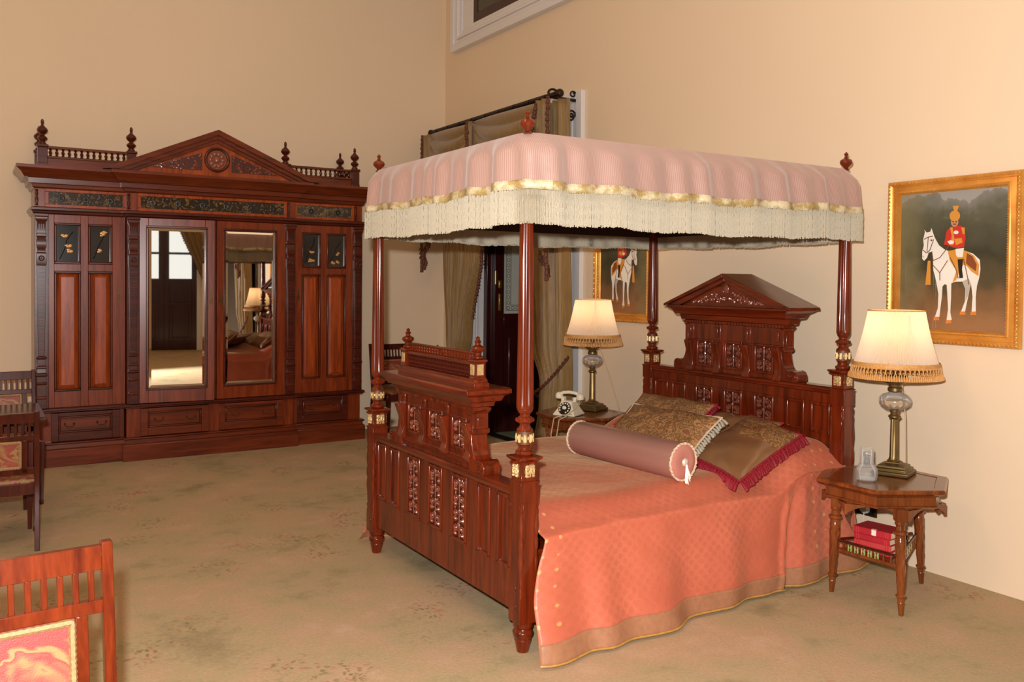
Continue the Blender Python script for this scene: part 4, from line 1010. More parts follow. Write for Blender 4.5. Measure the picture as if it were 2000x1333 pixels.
def curtain(name, label, rows, xc, nf, loc_y):
    """rows = [(z, y_low, y_high)] top to bottom"""
    t = thing(name, label, 'curtain', (xc, loc_y, 0))
    zs = [r[0] for r in rows]
    def at(v):
        z = lerp(zs[0], zs[-1], v)
        for i in range(len(rows)-1):
            if zs[i] >= z >= zs[i+1]:
                k = (zs[i]-z)/(zs[i]-zs[i+1]+1e-9); k = k*k*(3-2*k); return z, lerp(rows[i][1], rows[i+1][1], k), lerp(rows[i][2], rows[i+1][2], k)
        return z, rows[-1][1], rows[-1][2]
    def pt(u, v):
        z, a, b_ = at(v); wd_ = b_-a; amp = min(.06, .045*.75/max(wd_, .2))
        ph = 2*pi*nf*u+1.1*sin(u*9+v*.8); y = lerp(a, b_, u)+.012*cos(ph)
        return amp*sin(ph)+.012*sin(ph*2.3+v*2), y-loc_y, z
    MB().grid(pt, 150, 40).build('cloth', 'curtain_olive', t, smooth=70, solid=.004)
    return t, pt
cl, clp = curtain('curtain', 'olive curtain hanging in the doorway corner beside the back wall, edged with brown tassels', [(3.17, 7.50, 8.52), (1.95, 7.60, 8.34), (1.05, 7.83, 8.22), (.72, 7.95, 8.17), (.55, 7.93, 8.18), (.02, 7.85, 8.30)], 4.33, 9, 8.1)
d = MB(); rnd = random.Random(6); tassels(d, [clp(0, .02+.6*k/55) for k in range(55)], .035, rnd); d.build('tassel_trim', 'fringe_brown', cl, kind='stuff')
cr, crp = curtain('curtain', 'olive curtain looped back with a plum rope beside the cream wall and left painting', [(3.17, 6.12, 7.0), (1.95, 6.10, 6.72), (1.1, 6.08, 6.62), (.72, 6.07, 6.43), (.55, 6.1, 6.44), (.02, 6.12, 6.55)], 4.33, 8, 6.4)
for t_, y0, y1, z0, z1 in ((cr, 6.47, 5.98, .62, .97), (cl, 7.92, 8.4, .66, .9)):
    tb = MB(); n = 28; ly = t_.location.y
    pts = [(-.085+.02*k/n, lerp(y0, y1, k/n)-ly, lerp(z0, z1, (k/n)**1.25)) for k in range(n+1)]
    for ph in (0, pi): tb.tube([(p[0]+.008*cos(k*1.4+ph), p[1], p[2]+.008*sin(k*1.4+ph)) for k, p in enumerate(pts)], .0105, 6)
    tb.tube([(-.075, pts[0][1], pts[0][2]), (-.04, pts[0][1]+(.03 if t_ is cr else -.03), pts[0][2]-.04), (.05, pts[0][1]+(-.05 if t_ is cr else .05), pts[0][2]-.03)], .014, 6)
    tb.build('tieback_rope', 'cord_red' if 0 else 'fringe_brown', t_, label='twisted plum brown tieback rope')
# swag pelmet
pel = thing('pelmet', 'olive swagged pelmet with brown tassel edging hanging from the pole', 'pelmet', (PX-.03, 7.4, 0))
def swag(y0, y1, drop, depth):
    def pt(u, v):
        y = lerp(y0, y1, u); hang = drop*(4*u*(1-u))**.75; z = 3.165-v*(.16+hang)
        pl = .05*abs(sin(v*15+1.6*u))*(.5+.5*sin(pi*u)); return -.02-depth*sin(pi*u)*sin(pi*min(1, v*1.02))**.6-pl*.9, y, z
    return pt
sw = [(-1.06, .13), (.17, 1.10)]
for a, b_ in sw:
    MB().grid(swag(a, b_, .62, .08), 40, 70).build('swag', 'curtain_olive', pel, smooth=70, solid=.003)
def jabot(y0, y1, L0, L1, nm):
    """zig-zag tail: long on the outer edge, short on the inner"""
    pt = lambda u, v: (-.06+.028*sin(u*5*pi+.4), lerp(y0, y1, u), 3.165-v*lerp(L0, L1, u))
    j = MB().grid(pt, 30, 20).build('tail', 'curtain_olive', pel, smooth=70, solid=.003)
    d = MB(); rnd = random.Random(9)
    tassels(d, [pt(k/22, 1) for k in range(23)]+[pt(1.0, k/30) for k in range(30)], .05, rnd)
    d.build('tassel_trim', 'fringe_brown', j, kind='stuff')
jabot(-1.0, -1.22, .95, 1.5, 'r'); jabot(1.0, 1.2, .9, 1.42, 'l'); 
for y in (.15,):
    j = MB().grid(lambda u, v: (-.075+.02*sin(u*3*pi), y+lerp(-.05, .05, u), 3.165-v*.5), 12, 10).build('tail', 'curtain_olive', pel, smooth=70, solid=.003)
    d = MB(); rnd = random.Random(3); tassels(d, [(-.1, y+.0, 3.15-k*.028) for k in range(20)], .05, rnd); d.build('tassel_trim', 'fringe_brown', j, kind='stuff')
# diagonal tassel line of the right-hand tail
d = MB(); rnd = random.Random(3); tassels(d, [(-.115, -1.10+.32*k/24, 3.12-.75*k/24) for k in range(25)], .05, rnd); d.build('tassel_trim', 'fringe_brown', pel, kind='stuff')
# the same dressing on the second doorway, mirrored
for o_, lab in ((pole, 'dark iron curtain pole of the second doorway, outside the right edge of the picture'), (cl, 'olive curtain of the second doorway, nearest the photographer'), (cr, 'olive roped-back curtain reflected behind the lamp in the right wardrobe mirror'), (pel, 'olive swagged pelmet of the second doorway, outside the picture')):
    c_ = copy_tree(o_); c_.location.y = 8.0-o_.location.y; c_.scale.y = -1; c_['label'] = lab
# curtain seen in the mirror, beside the glazed door behind the photographer
ct = thing('curtain', 'gold and dark curtain reflected in the left wardrobe mirror', 'curtain', (1.75, YF+.22, 0))
def mc(u, v):
    top = 3.3; z = lerp(top, .02, v); k = sm(0, .72, v); w0, w1 = lerp(-.62, .12, k), .42; ph = u*2*pi*7
    return lerp(w0, w1, u), .04*sin(ph), z
MB().grid(mc, 90, 30).build('cloth', 'curtain_olive', ct, smooth=70, solid=.004)
d = MB(); rnd = random.Random(5); tassels(d, [mc(0, .05+.7*k/45) for k in range(45)], .05, rnd); d.build('tassel_trim', 'fringe_brown', ct, kind='stuff')

# ------------------------------------------------------------------ bedside tables
def hexa(R, rot=0): return [(R*cos(rot+k*pi/3), R*sin(rot+k*pi/3)) for k in range(6)]
TZ = .60
LEGS = [((-.215, .115), (-.225, .128)), ((-.19, -.235), (-.21, -.262)), ((.262, -.03), (.30, -.035))]
def side_table(label, loc, rz):
    t = thing('side_table', label, 'table', loc, rz, 'hexagonal bedside tables')
    def hexloft(d, prof):
        vs = []
        for R, z in prof: vs += [(x, y, z) for x, y in hexa(R, pi/6)]
        fs = [tuple(range(5, -1, -1))]+[(6*i+k, 6*i+(k+1) % 6, 6*i+6+(k+1) % 6, 6*i+6+k) for i in range(len(prof)-1) for k in range(6)]+[tuple(6*(len(prof)-1)+k for k in range(6))]
        d.add(vs, fs)
    d = MB(); hexloft(d, [(.315, TZ-.032), (.335, TZ-.028), (.348, TZ-.018), (.348, TZ-.006), (.34, TZ), (.29, TZ), (.285, TZ-.004)])
    d.build('table_top', 'table_wood', t, smooth=30)
    d = MB(); hexloft(d, [(.285, TZ-.003), (.282, TZ-.0025)]); d.build('top_field', 'table_wood', t, smooth=0)
    d = MB(); hexloft(d, [(.30, TZ-.10), (.308, TZ-.096), (.308, TZ-.088), (.30, TZ-.084), (.30, TZ-.045), (.312, TZ-.032)]); d.build('apron', 'table_wood', t, smooth=30)
    for k in range(6):                                   # arched spandrels between leg and pendant
        a = k*pi/3; ap = .30*cos(pi/6)
        e = MB(); h_ = .15
        poly = [(-h_, TZ-.1), (h_, TZ-.1)]+[(h_-(2*h_)*i/12, TZ-.1-.002-.055*abs(1-2*i/12)**2.4) for i in range(13)]
        e.prism(poly, -ap-.0, -ap+.016); e.v = [(x*cos(a)-y*sin(a), x*sin(a)+y*cos(a), z) for x, y, z in e.v]
        e.build('spandrel', 'table_wood', t)
    for k in range(6):
        a = 2*pi*k/6-2*pi/3; r0 = .262
        if k % 2 == 0:
            (tx, ty), (fx, fy) = LEGS[(2, 1, 0)[(1, 0, 2)[k//2]]]; p0 = Vector((tx, ty, 0)); pf_ = Vector((fx, fy, 0)); lg = MB(); n = 16
            pr = [(.010, 0), (.012, .004), (.0155, .055), (.018, .06), (.0155, .065), (.017, .085), (.024, .09), (.025, .097), (.017, .104), (.018, .12), (.019, .14), (.024, .34), (.027, .36), (.024, .365), (.024, .385), (.034, .392), (.034, .402), (.022, .41), (.02, .43), (.027, .44), (.022, .448), (.02, .455)]
            allp = [q for q in pr if q[1] <= .14]+[(lerp(.019, .025, i/20), .14+.2*i/20) for i in range(1, 21)]+[q for q in pr if q[1] > .345]
            V = []
            for r, z in allp:                           # spiral-reeded shaft
                for j in range(n):
                    an = 2*pi*j/n; rr = r*(1+(.10*cos(8*an-z*60) if .145 < z < .335 else 0)); c_ = p0.lerp(pf_, (TZ-.1-z)/(TZ-.1))
                    V.append((c_.x+rr*cos(an), c_.y+rr*sin(an), z))
            K = len(allp); lg.add(V, [(i*n+j, i*n+(j+1) % n, (i+1)*n+(j+1) % n, (i+1)*n+j) for i in range(K-1) for j in range(n)]+[tuple(range(n-1, -1, -1))])
            q = MB().loft(-.022, .022, -.022, .022, [(-.004, .447), (.002, .455), (.002, TZ-.09)]); q.v = [(tx+x*cos(a)-y*sin(a), ty+x*sin(a)+y*cos(a), z) for x, y, z in q.v]; lg.add(q.v, q.f)
            lg.build('leg', 'table_wood', t, smooth=40)
        else:
            MB().lathe([(.001, .445), (.008, .45), (.016, .462), (.012, .468), (.02, .474), (.02, .505)], (r0*cos(a), r0*sin(a), 0), 8).build('pendant', 'table_wood', t)
    # triangular shelf with a low spindle gallery and green tiles
    sz = .215; cs = [LEGS[0][0], LEGS[1][0], LEGS[2][0]]
    sh = MB().prism(cs, sz, sz+.018, 'xy').build('shelf', 'table_wood', t, bevel=.003)
    for k in range(3):
        (xa, ya), (xb, yb) = cs[k], cs[(k+1) % 3]; P = lambda u: (lerp(xa, xb, u), lerp(ya, yb, u))
        g = MB().tube([(*P(.06), sz+.062), (*P(.94), sz+.062)], .007, 6).build('gallery_rail', 'chair_dark', sh)
        for i in range(8):
            u = .13+.74*i/7; MB().lathe([(.004, 0), (.007, .008), (.004, .02), (.007, .032), (.004, .042)], (*P(u), sz+.018), 6).build('spindle', 'table_wood', g)
        if k < 3:
            for i in range(5):
                u = .235+.74*(i)/7; p, q = P(u-.03), P(u+.03)
                nx, ny = (ya-yb), (xb-xa); ll = sqrt(nx*nx+ny*ny); nx, ny = nx/ll*.003, ny/ll*.003
                MB().add([(p[0]+nx, p[1]+ny, sz+.02), (q[0]+nx, q[1]+ny, sz+.02), (q[0]+nx, q[1]+ny, sz+.052), (p[0]+nx, p[1]+ny, sz+.052), (p[0]-nx, p[1]-ny, sz+.02), (q[0]-nx, q[1]-ny, sz+.02), (q[0]-nx, q[1]-ny, sz+.052), (p[0]-nx, p[1]-ny, sz+.052)],
                         [(0,1,2,3),(7,6,5,4),(0,4,5,1),(1,5,6,2),(2,6,7,3),(3,7,4,0)]).build('tile', 'tile_green', sh, smooth=0)
    return t
TR = Vector((4.035, 2.835, 0)); TL = Vector((4.0, 5.43, 0))
side_table('hexagonal bedside table with spiral legs carrying the carafe, red books on its shelf', TR, 0)
side_table('hexagonal bedside table behind the bed carrying the cream telephone', TL, 0)

# ------------------------------------------------------------------ lamps
def table_lamp(label, loc, base_rz, cordpts):
    t = thing('table_lamp', label, 'lamp', loc, 0, 'brass oil-style table lamps')
    b_ = MB().loft(-.05, .05, -.05, .05, [(.04, 0), (.042, .004), (.042, .018), (.03, .022), (.03, .034), (.018, .038), (.016, .048), (.0, .054), (-.012, .058), (-.016, .066)])
    bo = b_.build('base', 'brass', t, rot=(0, 0, base_rz), bevel=.002)
    MB().lathe([(.032, .062), (.034, .07), (.027, .076), (.0245, .09), (.022, .27), (.021, .29), (.026, .295), (.032, .301), (.032, .307), (.022, .315), (.02, .32), (.024, .33), (.024, .34)], n=24, flute=10, fl0=.085, fl1=.291).build('column', 'brass', t, smooth=30)
    MB().lathe([(.024, .3370), (.05, .3450), (.076, .3650), (.083, .3850), (.08, .4050), (.06, .4230), (.034, .4310), (.03, .4350), (.028, .4310), (.055, .4190), (.074, .4030), (.077, .3850), (.07, .3670), (.046, .3510), (.022, .3440)], n=24, flute=12, fl0=.345, fl1=.425).build('font', 'clear_glass', t, smooth=50, label='cut clear glass oil font')
    MB().lathe([(.022, .3450), (.05, .3540), (.066, .3690), (.072, .3830), (.07, .3910), (.02, .3920)], n=20).build('oil', 'cord_beige' if 0 else 'amber', t, smooth=50)
    MB().lathe([(.03, .4340), (.037, .4400), (.037, .4550), (.03, .4620), (.034, .4750), (.05, .4820), (.056, .4900), (.056, .5150), (.05, .5200), (.02, .5220)], n=24).build('burner', 'brass', t, smooth=35)
    g = MB()
    for k in range(20):
        a = k*pi/10; g.tube([(.058*cos(a), .058*sin(a), .49), (.061*cos(a+.1), .061*sin(a+.1), .505), (.058*cos(a+.2), .058*sin(a+.2), .522)], .003, 4)
    g.build('gallery', 'brass', t, kind='stuff')
    MB().tube([(0, 0, .52), (0, 0, .66)], .012, 10).build('lamp_holder', 'brass', t)
    bl = MB().lathe([(.001, .655), (.014, .66), (.018, .675), (.028, .70), (.03, .72), (.022, .745), (.001, .755)], n=16).build('bulb', 'bulb', t, smooth=60)
    n = 160; z0, z1, ra, rb = .568, .866, .212, .138
    def sh(u, v):
        a = 2*pi*u; r = lerp(ra, rb, v)+.006*sin(pi*v)*-1+.0022*(1 if int(u*n*2+.5) % 2 else -1); return r*cos(a), r*sin(a), lerp(z0, z1, v)
    so = MB().grid(sh, n*2, 8, closed=True).build('shade', 'shade', t, smooth=60, label='ivory pleated lampshade, lit from within')
    for r, z in ((ra+.003, z0+.004), (rb+.002, z1)): MB().tube([(r*cos(k*pi/32), r*sin(k*pi/32), z) for k in range(64)], .003, 5, closed=True).build('shade_ring', 'fringe_gold', so)
    for a in (0, 2*pi/3, 4*pi/3): MB().tube([(.012*cos(a), .012*sin(a), .64), (rb*.98*cos(a), rb*.98*sin(a), z1-.03)], .002, 4).build('shade_arm', 'brass', so)
    d = MB(); rnd = random.Random(1); M = 120
    d.lathe([(ra+.004, z0-.0), (ra+.007, z0+.012), (ra+.004, z0+.028), (ra+.002, z0+.028), (ra+.002, z0)], n=64)
    for k in range(M):
        a = 2*pi*k/M; c_, s_ = cos(a), sin(a); s2 = 1 if k % 2 else -1; a2 = a+s2*.026; r = ra+.005
        d.tube([(r*c_, r*s_, z0+.008), ((r+.004)*cos(a2), (r+.004)*sin(a2), z0-.012), ((r+.006)*c_, (r+.006)*s_, z0-.03)], .0022, 4)
        d.tube([((r+.006)*c_, (r+.006)*s_, z0-.028), ((r+.011)*c_, (r+.011)*s_, z0-.042), ((r+.014)*c_, (r+.014)*s_, z0-.058)], [.003, .006, .0065], 5)
    d.build('shade_fringe', 'fringe_gold', so, smooth=60, kind='stuff', label='looped gold fringe on the shade rim')
    MB().tube(cordpts, .003, 5).build('lamp_cord', 'cord_beige', t)
    l = bpy.data.lights.new('bulb_light', 'POINT'); l.energy = LAMP_W; l.color = (1, .82, .58); l.shadow_soft_size = .03
    lo = bpy.data.objects.new('bulb_light', l); COL.objects.link(lo); lo.parent = t; lo.location = (0, 0, .782)
    return t
LAMP_W = 1.45
m, nt, b = newmat('font_glass'); b.inputs['Base Color'].default_value = c4(srgb(236, 220, 190)); b.inputs['Transmission Weight'].default_value = .55; b.inputs['Roughness'].default_value = .12; b.inputs['IOR'].default_value = 1.3
m, nt, b = newmat('amber'); b.inputs['Base Color'].default_value = c4(srgb(226, 196, 140)); b.inputs['Transmission Weight'].default_value = .6; b.inputs['Roughness'].default_value = .2
m, nt, b = newmat('bulb'); b.inputs['Emission Color'].default_value = (1, .8, .5, 1); b.inputs['Emission Strength'].default_value = 6
table_lamp('lit brass lamp with pleated ivory shade beside the glass carafe', (4.165, 2.86, TZ), math.radians(20), [(.03, -.02, .47), (.05, -.03, .3), (.06, -.03, .08), (.075, -.02, .008), (.14, .03, .004)])
table_lamp('lit brass lamp with pleated ivory shade beside the cream telephone', (4.15, 5.49, TZ), math.radians(20), [(.04, -.03, .5), (.10, -.07, .3), (.17, -.10, .06), (.19, -.10, .004)])

# ------------------------------------------------------------------ things on the tables
cf = thing('water_carafe', 'clear glass water carafe with upturned tumbler on the bedside table', 'carafe', (3.905, 2.835, TZ))
MB().lathe([(.04, 0), (.05, .004), (.058, .03), (.056, .06), (.04, .078), (.027, .09), (.027, .12), (.03, .125), (.026, .125), (.0235, .12), (.0235, .09), (.036, .076), (.052, .058), (.054, .03), (.046, .008), (.02, .006)], n=28, flute=20, fl0=.02, fl1=.06).build('bottle', 'clear_glass', cf, smooth=50)
MB().lathe([(.045, .0095), (.0525, .031), (.0505, .05), (.001, .0505)], n=24).build('water', 'clear_glass', cf, smooth=50)
MB().lathe([(.035, .085), (.033, .16), (.03, .166), (.001, .167), (.001, .160), (.028, .158), (.0325, .085)], n=24).build('tumbler', 'clear_glass', cf, smooth=50)
# books on the shelf of the right table
bz = .233+.001; BK = [(.205, .145, .027, 'book_red', .0, .005, 'thin bottom red book of the stack on the table shelf'), (.195, .14, .028, 'book_pink', .03, 0, 'faded pinkish red book second from the bottom of the shelf stack'),
      (.195, .14, .03, 'book_red', -.02, .0, 'red cloth book just under the labelled top book'), (.20, .145, .034, 'book_red', .02, .0, 'top red cloth book with a white paper spine label')]
for i, (ln, wd_, th, mt, rz, off, lab) in enumerate(BK):
    b_ = thing('book', lab, 'book', (3.965+off, 2.80, bz), -pi/2+.12+rz, 'red books on the table shelf')
    MB().box(-ln/2, ln/2, -wd_/2, wd_/2, 0, .003).box(-ln/2, ln/2, -wd_/2, wd_/2, th-.003, th).box(-ln/2, ln/2, -wd_/2, -wd_/2+.004, .003, th-.003).build('cover', mt, b_, bevel=.0012)
    MB().box(-ln/2+.004, ln/2-.004, -wd_/2+.004, wd_/2-.004, .003, th-.003).build('pages', 'pages', b_)
    sp = MB()
    for x in (-ln*.42, -ln*.36, ln*.36, ln*.42): sp.box(x-.0015, x+.0015, -wd_/2-.0008, -wd_/2, .001, th-.001)
    sp.build('spine_bands', 'book_pink' if mt == 'book_red' else 'book_red', b_, kind='stuff')
    if i == 3: 
        sl = MB().box(-.002, .022, -wd_/2-.0008, -wd_/2, .004, th-.002).box(-.002, .022, -wd_/2, -wd_/2+.012, th, th+.0006).build('spine_label', 'paper', b_)
    bz += th+.0015
# telephone
ph = thing('telephone', 'cream rotary telephone on the far bedside table', 'telephone', (3.835, 5.36, TZ), math.radians(-62))
d = MB().loft(-.085, .085, -.085, .085, [(.0, 0), (.004, .004), (.004, .014), (-.002, .02), (-.02, .05), (-.034, .085), (-.042, .105), (-.05, .11)])
d.build('body', 'phone_cream', ph, bevel=.008, seg=3)
d = MB()
for s in (-1, 1): d.box(s*.05-.012, s*.05+.012, -.012, .035, .1, .135)
d.build('cradle', 'phone_cream', ph, bevel=.004)
h_ = MB().tube([(-.085, .012, .15), (-.05, .012, .165), (0, .012, .17), (.05, .012, .165), (.085, .012, .15)], .013, 10)
for s in (-1, 1): h_.lathe([(.02, 0), (.028, .004), (.031, .02), (.026, .04), (.012, .05)], (s*.088, .012, .116), 14)
h_.build('handset', 'phone_cream', ph, smooth=50)
dl = MB().lathe([(.045, 0), (.05, .003), (.05, .008), (.03, .011), (.001, .011)], n=28); M_ = Matrix.Translation((0, -.068, .055)) @ Matrix.Rotation(math.radians(62), 4, 'X')
dl.v = [tuple(M_ @ Vector(v)) for v in dl.v]; do = dl.build('dial', 'black', ph, smooth=40)
fh = MB()
for k in range(10):
    a = math.radians(-60+k*30); c_ = M_ @ Vector((.038*cos(a), .038*sin(a), .0105)); fh.ball(c_, (.0075, .005, .0075), 8, 4)
fh.build('finger_holes', 'phone_cream', do, kind='stuff'); ce = MB().ball(M_ @ Vector((0, 0, .011)), (.018, .006, .018), 12, 5); ce.build('dial_centre', 'paper', do)
cd_ = MB().tube([(.088, .012, .12), (.09, -.06, .07), (.05, -.14, .01), (.02, -.2, -.01), (.01, -.215, -.12), (.02, -.215, -.3), (-.01, -.21, -.36)], .004, 6)
cd_.tube([(.07, -.09, .02), (.03, -.15, .02), (-.02, -.205, .0), (-.035, -.22, -.12), (-.01, -.22, -.28), (-.0, -.21, -.36)], .004, 6)
cd_.build('telephone_cord', 'cord_beige', ph, smooth=50)
# wall socket with white plug
sk = thing('wall_socket', 'dark wall socket with white plug low on the wall behind the right table', 'socket', (XW, 3.30, .268))
MB().box(-.012, 0, -.075, .075, -.045, .045).build('plate', 'old_brass', sk, bevel=.003)
MB().box(-.014, -.011, -.06, .06, -.034, .034).build('insert', 'black', sk)
MB().lathe([(.03, 0), (.03, .012), (.024, .03), (.001, .032)], n=16).build('plug', 'white_plastic', sk, (-.012, -.005, 0), (0, -pi/2, 0), smooth=40)
MB().tube([(-.03, -.005, -.025), (-.032, -.003, -.08), (-.028, .0, -.15), (-.02, .0, -.275)], .003, 5).build('plug_cord', 'cord_white', sk)

# ------------------------------------------------------------------ pictures
def PU(x, y):
    top = 232-.069*(x-165); bot = 1092+.073*(x-165); return (x-168)/684, (bot-y)/(bot-top)
HORSE = [(330,490),(334,470),(328,456),(346,476),(370,470),(378,447),(390,482),(402,512),(430,560),(470,590),(500,600),(600,600),(650,620),(690,660),(695,720),(688,780),(676,830),(670,900),(672,1000),(646,1000),(650,900),(640,820),(625,780),(620,800),(632,850),(612,960),(605,1002),(578,1002),(603,930),(605,850),(585,800),(540,800),(515,810),(515,900),(512,1000),(522,1050),(488,1055),(497,980),(490,880),(485,820),(470,815),(458,830),(455,900),(445,990),(442,1028),(410,1033),(430,970),(432,880),(415,790),(395,720),(392,650),(385,600),(362,606),(352,640),(332,660),(318,645),(318,600),(328,560),(323,520)]
SHP = [('p_white', HORSE), ('p_shade', [(585,798),(625,780),(640,820),(632,850),(620,900),(606,930),(606,850)]),
 ('p_gold', [(488,598),(540,590),(600,598),(655,632),(686,690),(684,766),(640,735),(612,700),(590,690),(562,740),(545,790),(522,806),(546,730),(502,660)]),
 ('p_brown', [(610,615),(645,635),(672,690),(668,735),(630,705),(605,680)]),
 ('p_red', [(478,470),(500,445),(530,436),(562,434),(590,445),(600,510),(592,572),(556,582),(520,576),(490,560),(462,556),(472,510)]),
 ('p_gold', [(500,448),(515,442),(530,520),(524,560),(506,560),(512,500)]), ('p_gold', [(572,446),(594,448),(594,490),(582,492)]), ('p_gold', [(530,520),(575,515),(582,545),(540,562)]),
 ('p_white', [(484,536),(506,528),(528,534),(526,550),(500,556)]), ('p_white', [(538,586),(592,580),(584,640),(556,650),(542,624)]),
 ('p_black', [(552,646),(588,645),(582,720),(590,776),(566,778),(558,710)]), ('p_gold', [(548,640),(590,640),(588,652),(552,654)]),
 ('p_gold', [(358,660),(376,660),(380,818),(344,818)]), ('p_gold', [(515,305),(556,303),(544,342),(526,342)])]
def ell(cx_, cy_, a, b_, n=16): return [(cx_+a*cos(2*pi*k/n), cy_+b_*sin(2*pi*k/n)) for k in range(n)]
SHP += [('p_skin', ell(530, 412, 24, 30)), ('p_gold', ell(530, 370, 34, 36)), ('p_black', ell(520, 408, 5, 4, 8)), ('p_black', ell(540, 408, 5, 4, 8)), ('p_black', ell(530, 424, 12, 3, 8)), ('p_black', ell(380, 526, 7, 5, 8)), ('p_shade', ell(326, 632, 5, 7, 8)), ('p_white', ell(541, 478, 16, 12))]
for x, y in ((424, 1040), (504, 1062), (592, 1008), (659, 1010)): SHP.append(('p_orange', [(x-16, y-12), (x+16, y-12), (x+20, y+10), (x-20, y+10)]))
LINES = [[(326,590),(350,610),(372,590),(396,520)],[(330,520),(360,505),(392,500)],[(360,505),(352,600)],[(385,600),(395,660),(440,640),(500,560)],[(395,690),(440,740),(490,660)],[(440,740),(442,790)],[(590,650),(612,740),(628,820)],[(505,640),(545,720),(560,780)]]
def painting(label, cy_, flip):
    w_, h_, fw = .605, .755, .078
    t = thing('painting', label, 'painting', (XW-.012, cy_, 1.735), -pi/2, 'gilt framed paintings of a rider')
    t.rotation_euler = (math.radians(-1.2)*0, 0, -pi/2)
    W2, H2 = w_/2, h_/2
    pr = [(fw, 0), (fw, .022), (fw-.004, .03), (fw-.014, .036), (fw-.024, .03), (fw-.03, .026), (.045, .02), (.026, .028), (.018, .036), (.012, .034), (.008, .024), (0, .012)]
    vs = []; 
    for o_, dp in pr: vs += [(-W2-o_, -dp, -H2-o_), (W2+o_, -dp, -H2-o_), (W2+o_, -dp, H2+o_), (-W2-o_, -dp, H2+o_)]
    fs = [(4*i+k, 4*i+(k+1) % 4, 4*i+4+(k+1) % 4, 4*i+4+k) for i in range(len(pr)-1) for k in range(4)]
    fr = MB().add(vs, fs).build('frame', 'frame_gold', t, smooth=40)
    o = MB(); rnd = random.Random(1)
    for off, dp, rad, st in ((fw-.014, .036, .0085, .022), (.012, .035, .0045, .0125)):
        for (ax, L_) in ((0, w_+2*off), (1, h_+2*off)):
            n = int(L_/st)
            for i in range(n):
                q = -L_/2+(i+.5)*L_/n
                for s in (-1, 1):
                    c_ = (q, -dp, s*(H2+off)) if ax == 0 else (s*(W2+off), -dp, q)
                    k = 1.25 if i % 2 else .8; o.ball(c_, (rad*(k if ax == 0 else 1), rad*.8, rad*(k if ax else 1)), 6, 4)
    o.build('frame_beading', 'frame_gold', fr, kind='stuff')
    g = MB().grid(lambda u, v: (lerp(-W2, W2, u), -.012, lerp(-H2, H2, v)), 1, 1, uvfn=lambda u, v: ((1-u) if flip else u, v))
    cv = g.build('canvas', 'painted_background', t, smooth=0)
    mats = sorted({m for m, _ in SHP}); d = MB(); y = -.0122
    def P2(x, yy):
        u, v = PU(x, yy); u = 1-u if flip else u; return (lerp(-W2, W2, u), lerp(-H2, H2, v))
    for m_, pts in SHP:
        y -= .00012; q = [P2(*p) for p in pts]; d.add([(a, y, b_) for a, b_ in q], [tuple(range(len(q)))[::(1 if not flip else -1)]], mats.index(m_))
    y -= .0001
    for ln in LINES:
        for (x0, y0), (x1, y1) in zip(ln, ln[1:]):
            dx, dy = x1-x0, y1-y0; l_ = sqrt(dx*dx+dy*dy); nx, ny = -dy/l_*2.6, dx/l_*2.6; q = [P2(x0+nx, y0+ny), P2(x1+nx, y1+ny), P2(x1-nx, y1-ny), P2(x0-nx, y0-ny)]
            d.add([(a, y, b_) for a, b_ in q], [(0, 1, 2, 3)], mats.index('p_brown'))
    d.build('painted_rider', mats, cv, smooth=0, kind='stuff', label='painted rider in red coat and gold turban on a white horse')
painting('gilt framed painting of a red-coated rider on a white horse facing left, above the carafe', 2.785, False)
painting('gilt framed painting of a rider on a white horse facing right, behind the bedpost', 5.585, True)

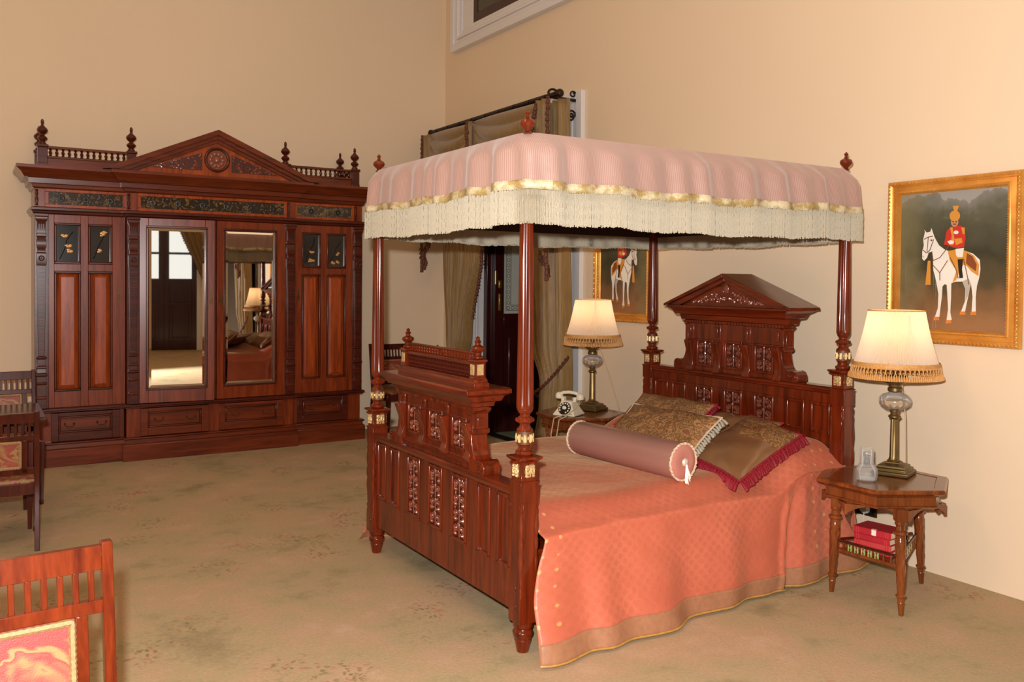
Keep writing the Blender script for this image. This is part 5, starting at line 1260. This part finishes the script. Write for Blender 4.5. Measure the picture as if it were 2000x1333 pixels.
# ------------------------------------------------------------------ chairs
def chair(label, loc, rz, h_, dark=True, group='carved chairs with brocade panels'):
    wm = 'chair_dark' if dark else 'chair_wood'; k = h_/.88
    t = thing('chair', label, 'chair', loc, rz, group); w_ = .215; sz = .42*k; bt = h_
    lean = lambda z: .20+max(0, z-sz)*.16                 # y of the back posts (back is +y, front -y)
    for s in (-1, 1):
        p = MB(); n = 10; V = []
        for i in range(n+1):
            z = bt*i/n; y = lean(z)+(.06*(1-z/sz) if z < sz else 0); a = .0135
            V += [(s*w_-a, y-.016, z), (s*w_+a, y-.016, z), (s*w_+a, y+.016, z), (s*w_-a, y+.016, z)]
        p.add(V, [(4*i+j, 4*i+(j+1) % 4, 4*i+4+(j+1) % 4, 4*i+4+j) for i in range(n) for j in range(4)]+[(3, 2, 1, 0), (4*n, 4*n+1, 4*n+2, 4*n+3)])
        p.build('back_post', wm, t, bevel=.003)
        MB().loft(s*w_-.018, s*w_+.018, -.22, -.184, [(-.006, 0), (-.004, .03), (-.008, .04), (0, sz-.1), (.002, sz-.08), (.002, sz+.012)]).build('front_leg', wm, t, bevel=.003)
        MB().box(s*w_-.012, s*w_+.012, -.19, .2, sz-.07, sz-.005).build('side_rail', wm, t, bevel=.002)
        MB().box(s*w_-.008, s*w_+.008, -.19, .24, .14, .165).build('stretcher', wm, t, bevel=.002)
    MB().box(-w_, w_, -.212, -.188, sz-.07, sz-.005).build('front_rail', wm, t, bevel=.002)
    MB().box(-w_, w_, .185, .21, sz-.07, sz-.005).build('rear_rail', wm, t, bevel=.002)
    st = MB().loft(-w_+.014, w_-.014, -.18, .18, [(0, sz-.01), (.004, sz+.004), (-.004, sz+.018), (-.03, sz+.028)]).build('seat', 'chair_fabric', t, bevel=.006)
    MB().tube([(-w_+.016, -.182, sz+.008), (w_-.016, -.182, sz+.008), (w_-.016, .178, sz+.008), (-w_+.016, .178, sz+.008)], .006, 6, closed=True).build('gimp', 'gimp', st)
    def rail(nm, z0, z1, x0, x1, th=.012):
        y0, y1 = lean(z0), lean(z1)
        return MB().add([(x0, y0-th, z0), (x1, y0-th, z0), (x1, y0+th, z0), (x0, y0+th, z0), (x0, y1-th, z1), (x1, y1-th, z1), (x1, y1+th, z1), (x0, y1+th, z1)],
                 [(0,3,2,1),(4,5,6,7),(0,1,5,4),(1,2,6,5),(2,3,7,6),(3,0,4,7)]).build(nm, wm, t, bevel=.003)
    z1 = bt-.008; rail('crest_rail', z1-.06, z1, -w_+.012, w_-.012)
    zs0 = z1-.06; zs1 = zs0-.072; rail('rail', zs1-.032, zs1, -w_+.012, w_-.012)
    for i in range(11):
        x = -.177+.0354*i; rail('spindle', zs1-.002, zs0+.002, x-.0075, x+.0075, .008)
    pz1 = zs1-.032; pz0 = sz+.09
    for s in (-1, 1): rail('inner_stile', pz0-.03, pz1+.002, s*.152-.015, s*.152+.015)
    rail('lower_rail', pz0-.035, pz0, -w_+.012, w_-.012)
    a, b_ = -.137, .137
    q = lambda z, o: lean(z)+o
    P = MB().add([(a, q(pz0, -.014), pz0), (b_, q(pz0, -.014), pz0), (b_, q(pz1, -.014), pz1), (a, q(pz1, -.014), pz1), (a, q(pz0, .012), pz0), (b_, q(pz0, .012), pz0), (b_, q(pz1, .012), pz1), (a, q(pz1, .012), pz1)],
                [(0,1,2,3),(7,6,5,4),(0,4,5,1),(1,5,6,2),(2,6,7,3),(3,7,4,0)]).build('back_panel', 'chair_fabric', t, bevel=.004)
    for o_ in (-.016, .014):
        n = 30; path = [(lerp(a+.008, b_-.008, i/n), q(pz0+.008, o_), pz0+.008) for i in range(n)]+[(b_-.008, q(lerp(pz0+.008, pz1-.008, i/n), o_), lerp(pz0+.008, pz1-.008, i/n)) for i in range(n)]
        path += [(lerp(b_-.008, a+.008, i/n), q(pz1-.008, o_), pz1-.008) for i in range(n)]+[(a+.008, q(lerp(pz1-.008, pz0+.008, i/n), o_), lerp(pz1-.008, pz0+.008, i/n)) for i in range(n)]
        MB().tube(path, [.008+.002*(i % 2) for i in range(len(path))], 6, closed=True).build('gimp', 'gimp', P)
    return t
chair('carved chair in the near left corner with red and gold brocade back', (.10, 2.155, 0), math.radians(4), .925, False)
chair('dark chair seen from behind, drawn up to the table by the wardrobe', (.125, 6.05, 0), pi+math.radians(-2), .82)
chair('dark chair beyond the small table, just left of the wardrobe', (.20, 7.15, 0), math.radians(3), .91)
chair('dark chair against the wall between the wardrobe and the doorway', (3.81, 8.36, 0), 0, .93)
# small table between the two chairs at the left edge
tb = thing('small_table', 'dark wooden table corner between the two chairs at the left edge', 'table', (-.03, 6.58, 0))
MB().loft(-.44, .44, -.36, .36, [(-.02, .69), (0, .70), (0, .715), (-.006, .72)]).build('table_top', 'chair_dark', tb, bevel=.003)
MB().box(-.37, .37, -.29, .29, .62, .69).build('apron', 'chair_dark', tb, bevel=.003)
for sx in (-1, 1):
    for sy in (-1, 1): MB().loft(sx*.35-.02, sx*.35+.02, sy*.27-.02, sy*.27+.02, [(-.008, 0), (0, .5), (0, .66)]).build('leg', 'chair_dark', tb, bevel=.003)
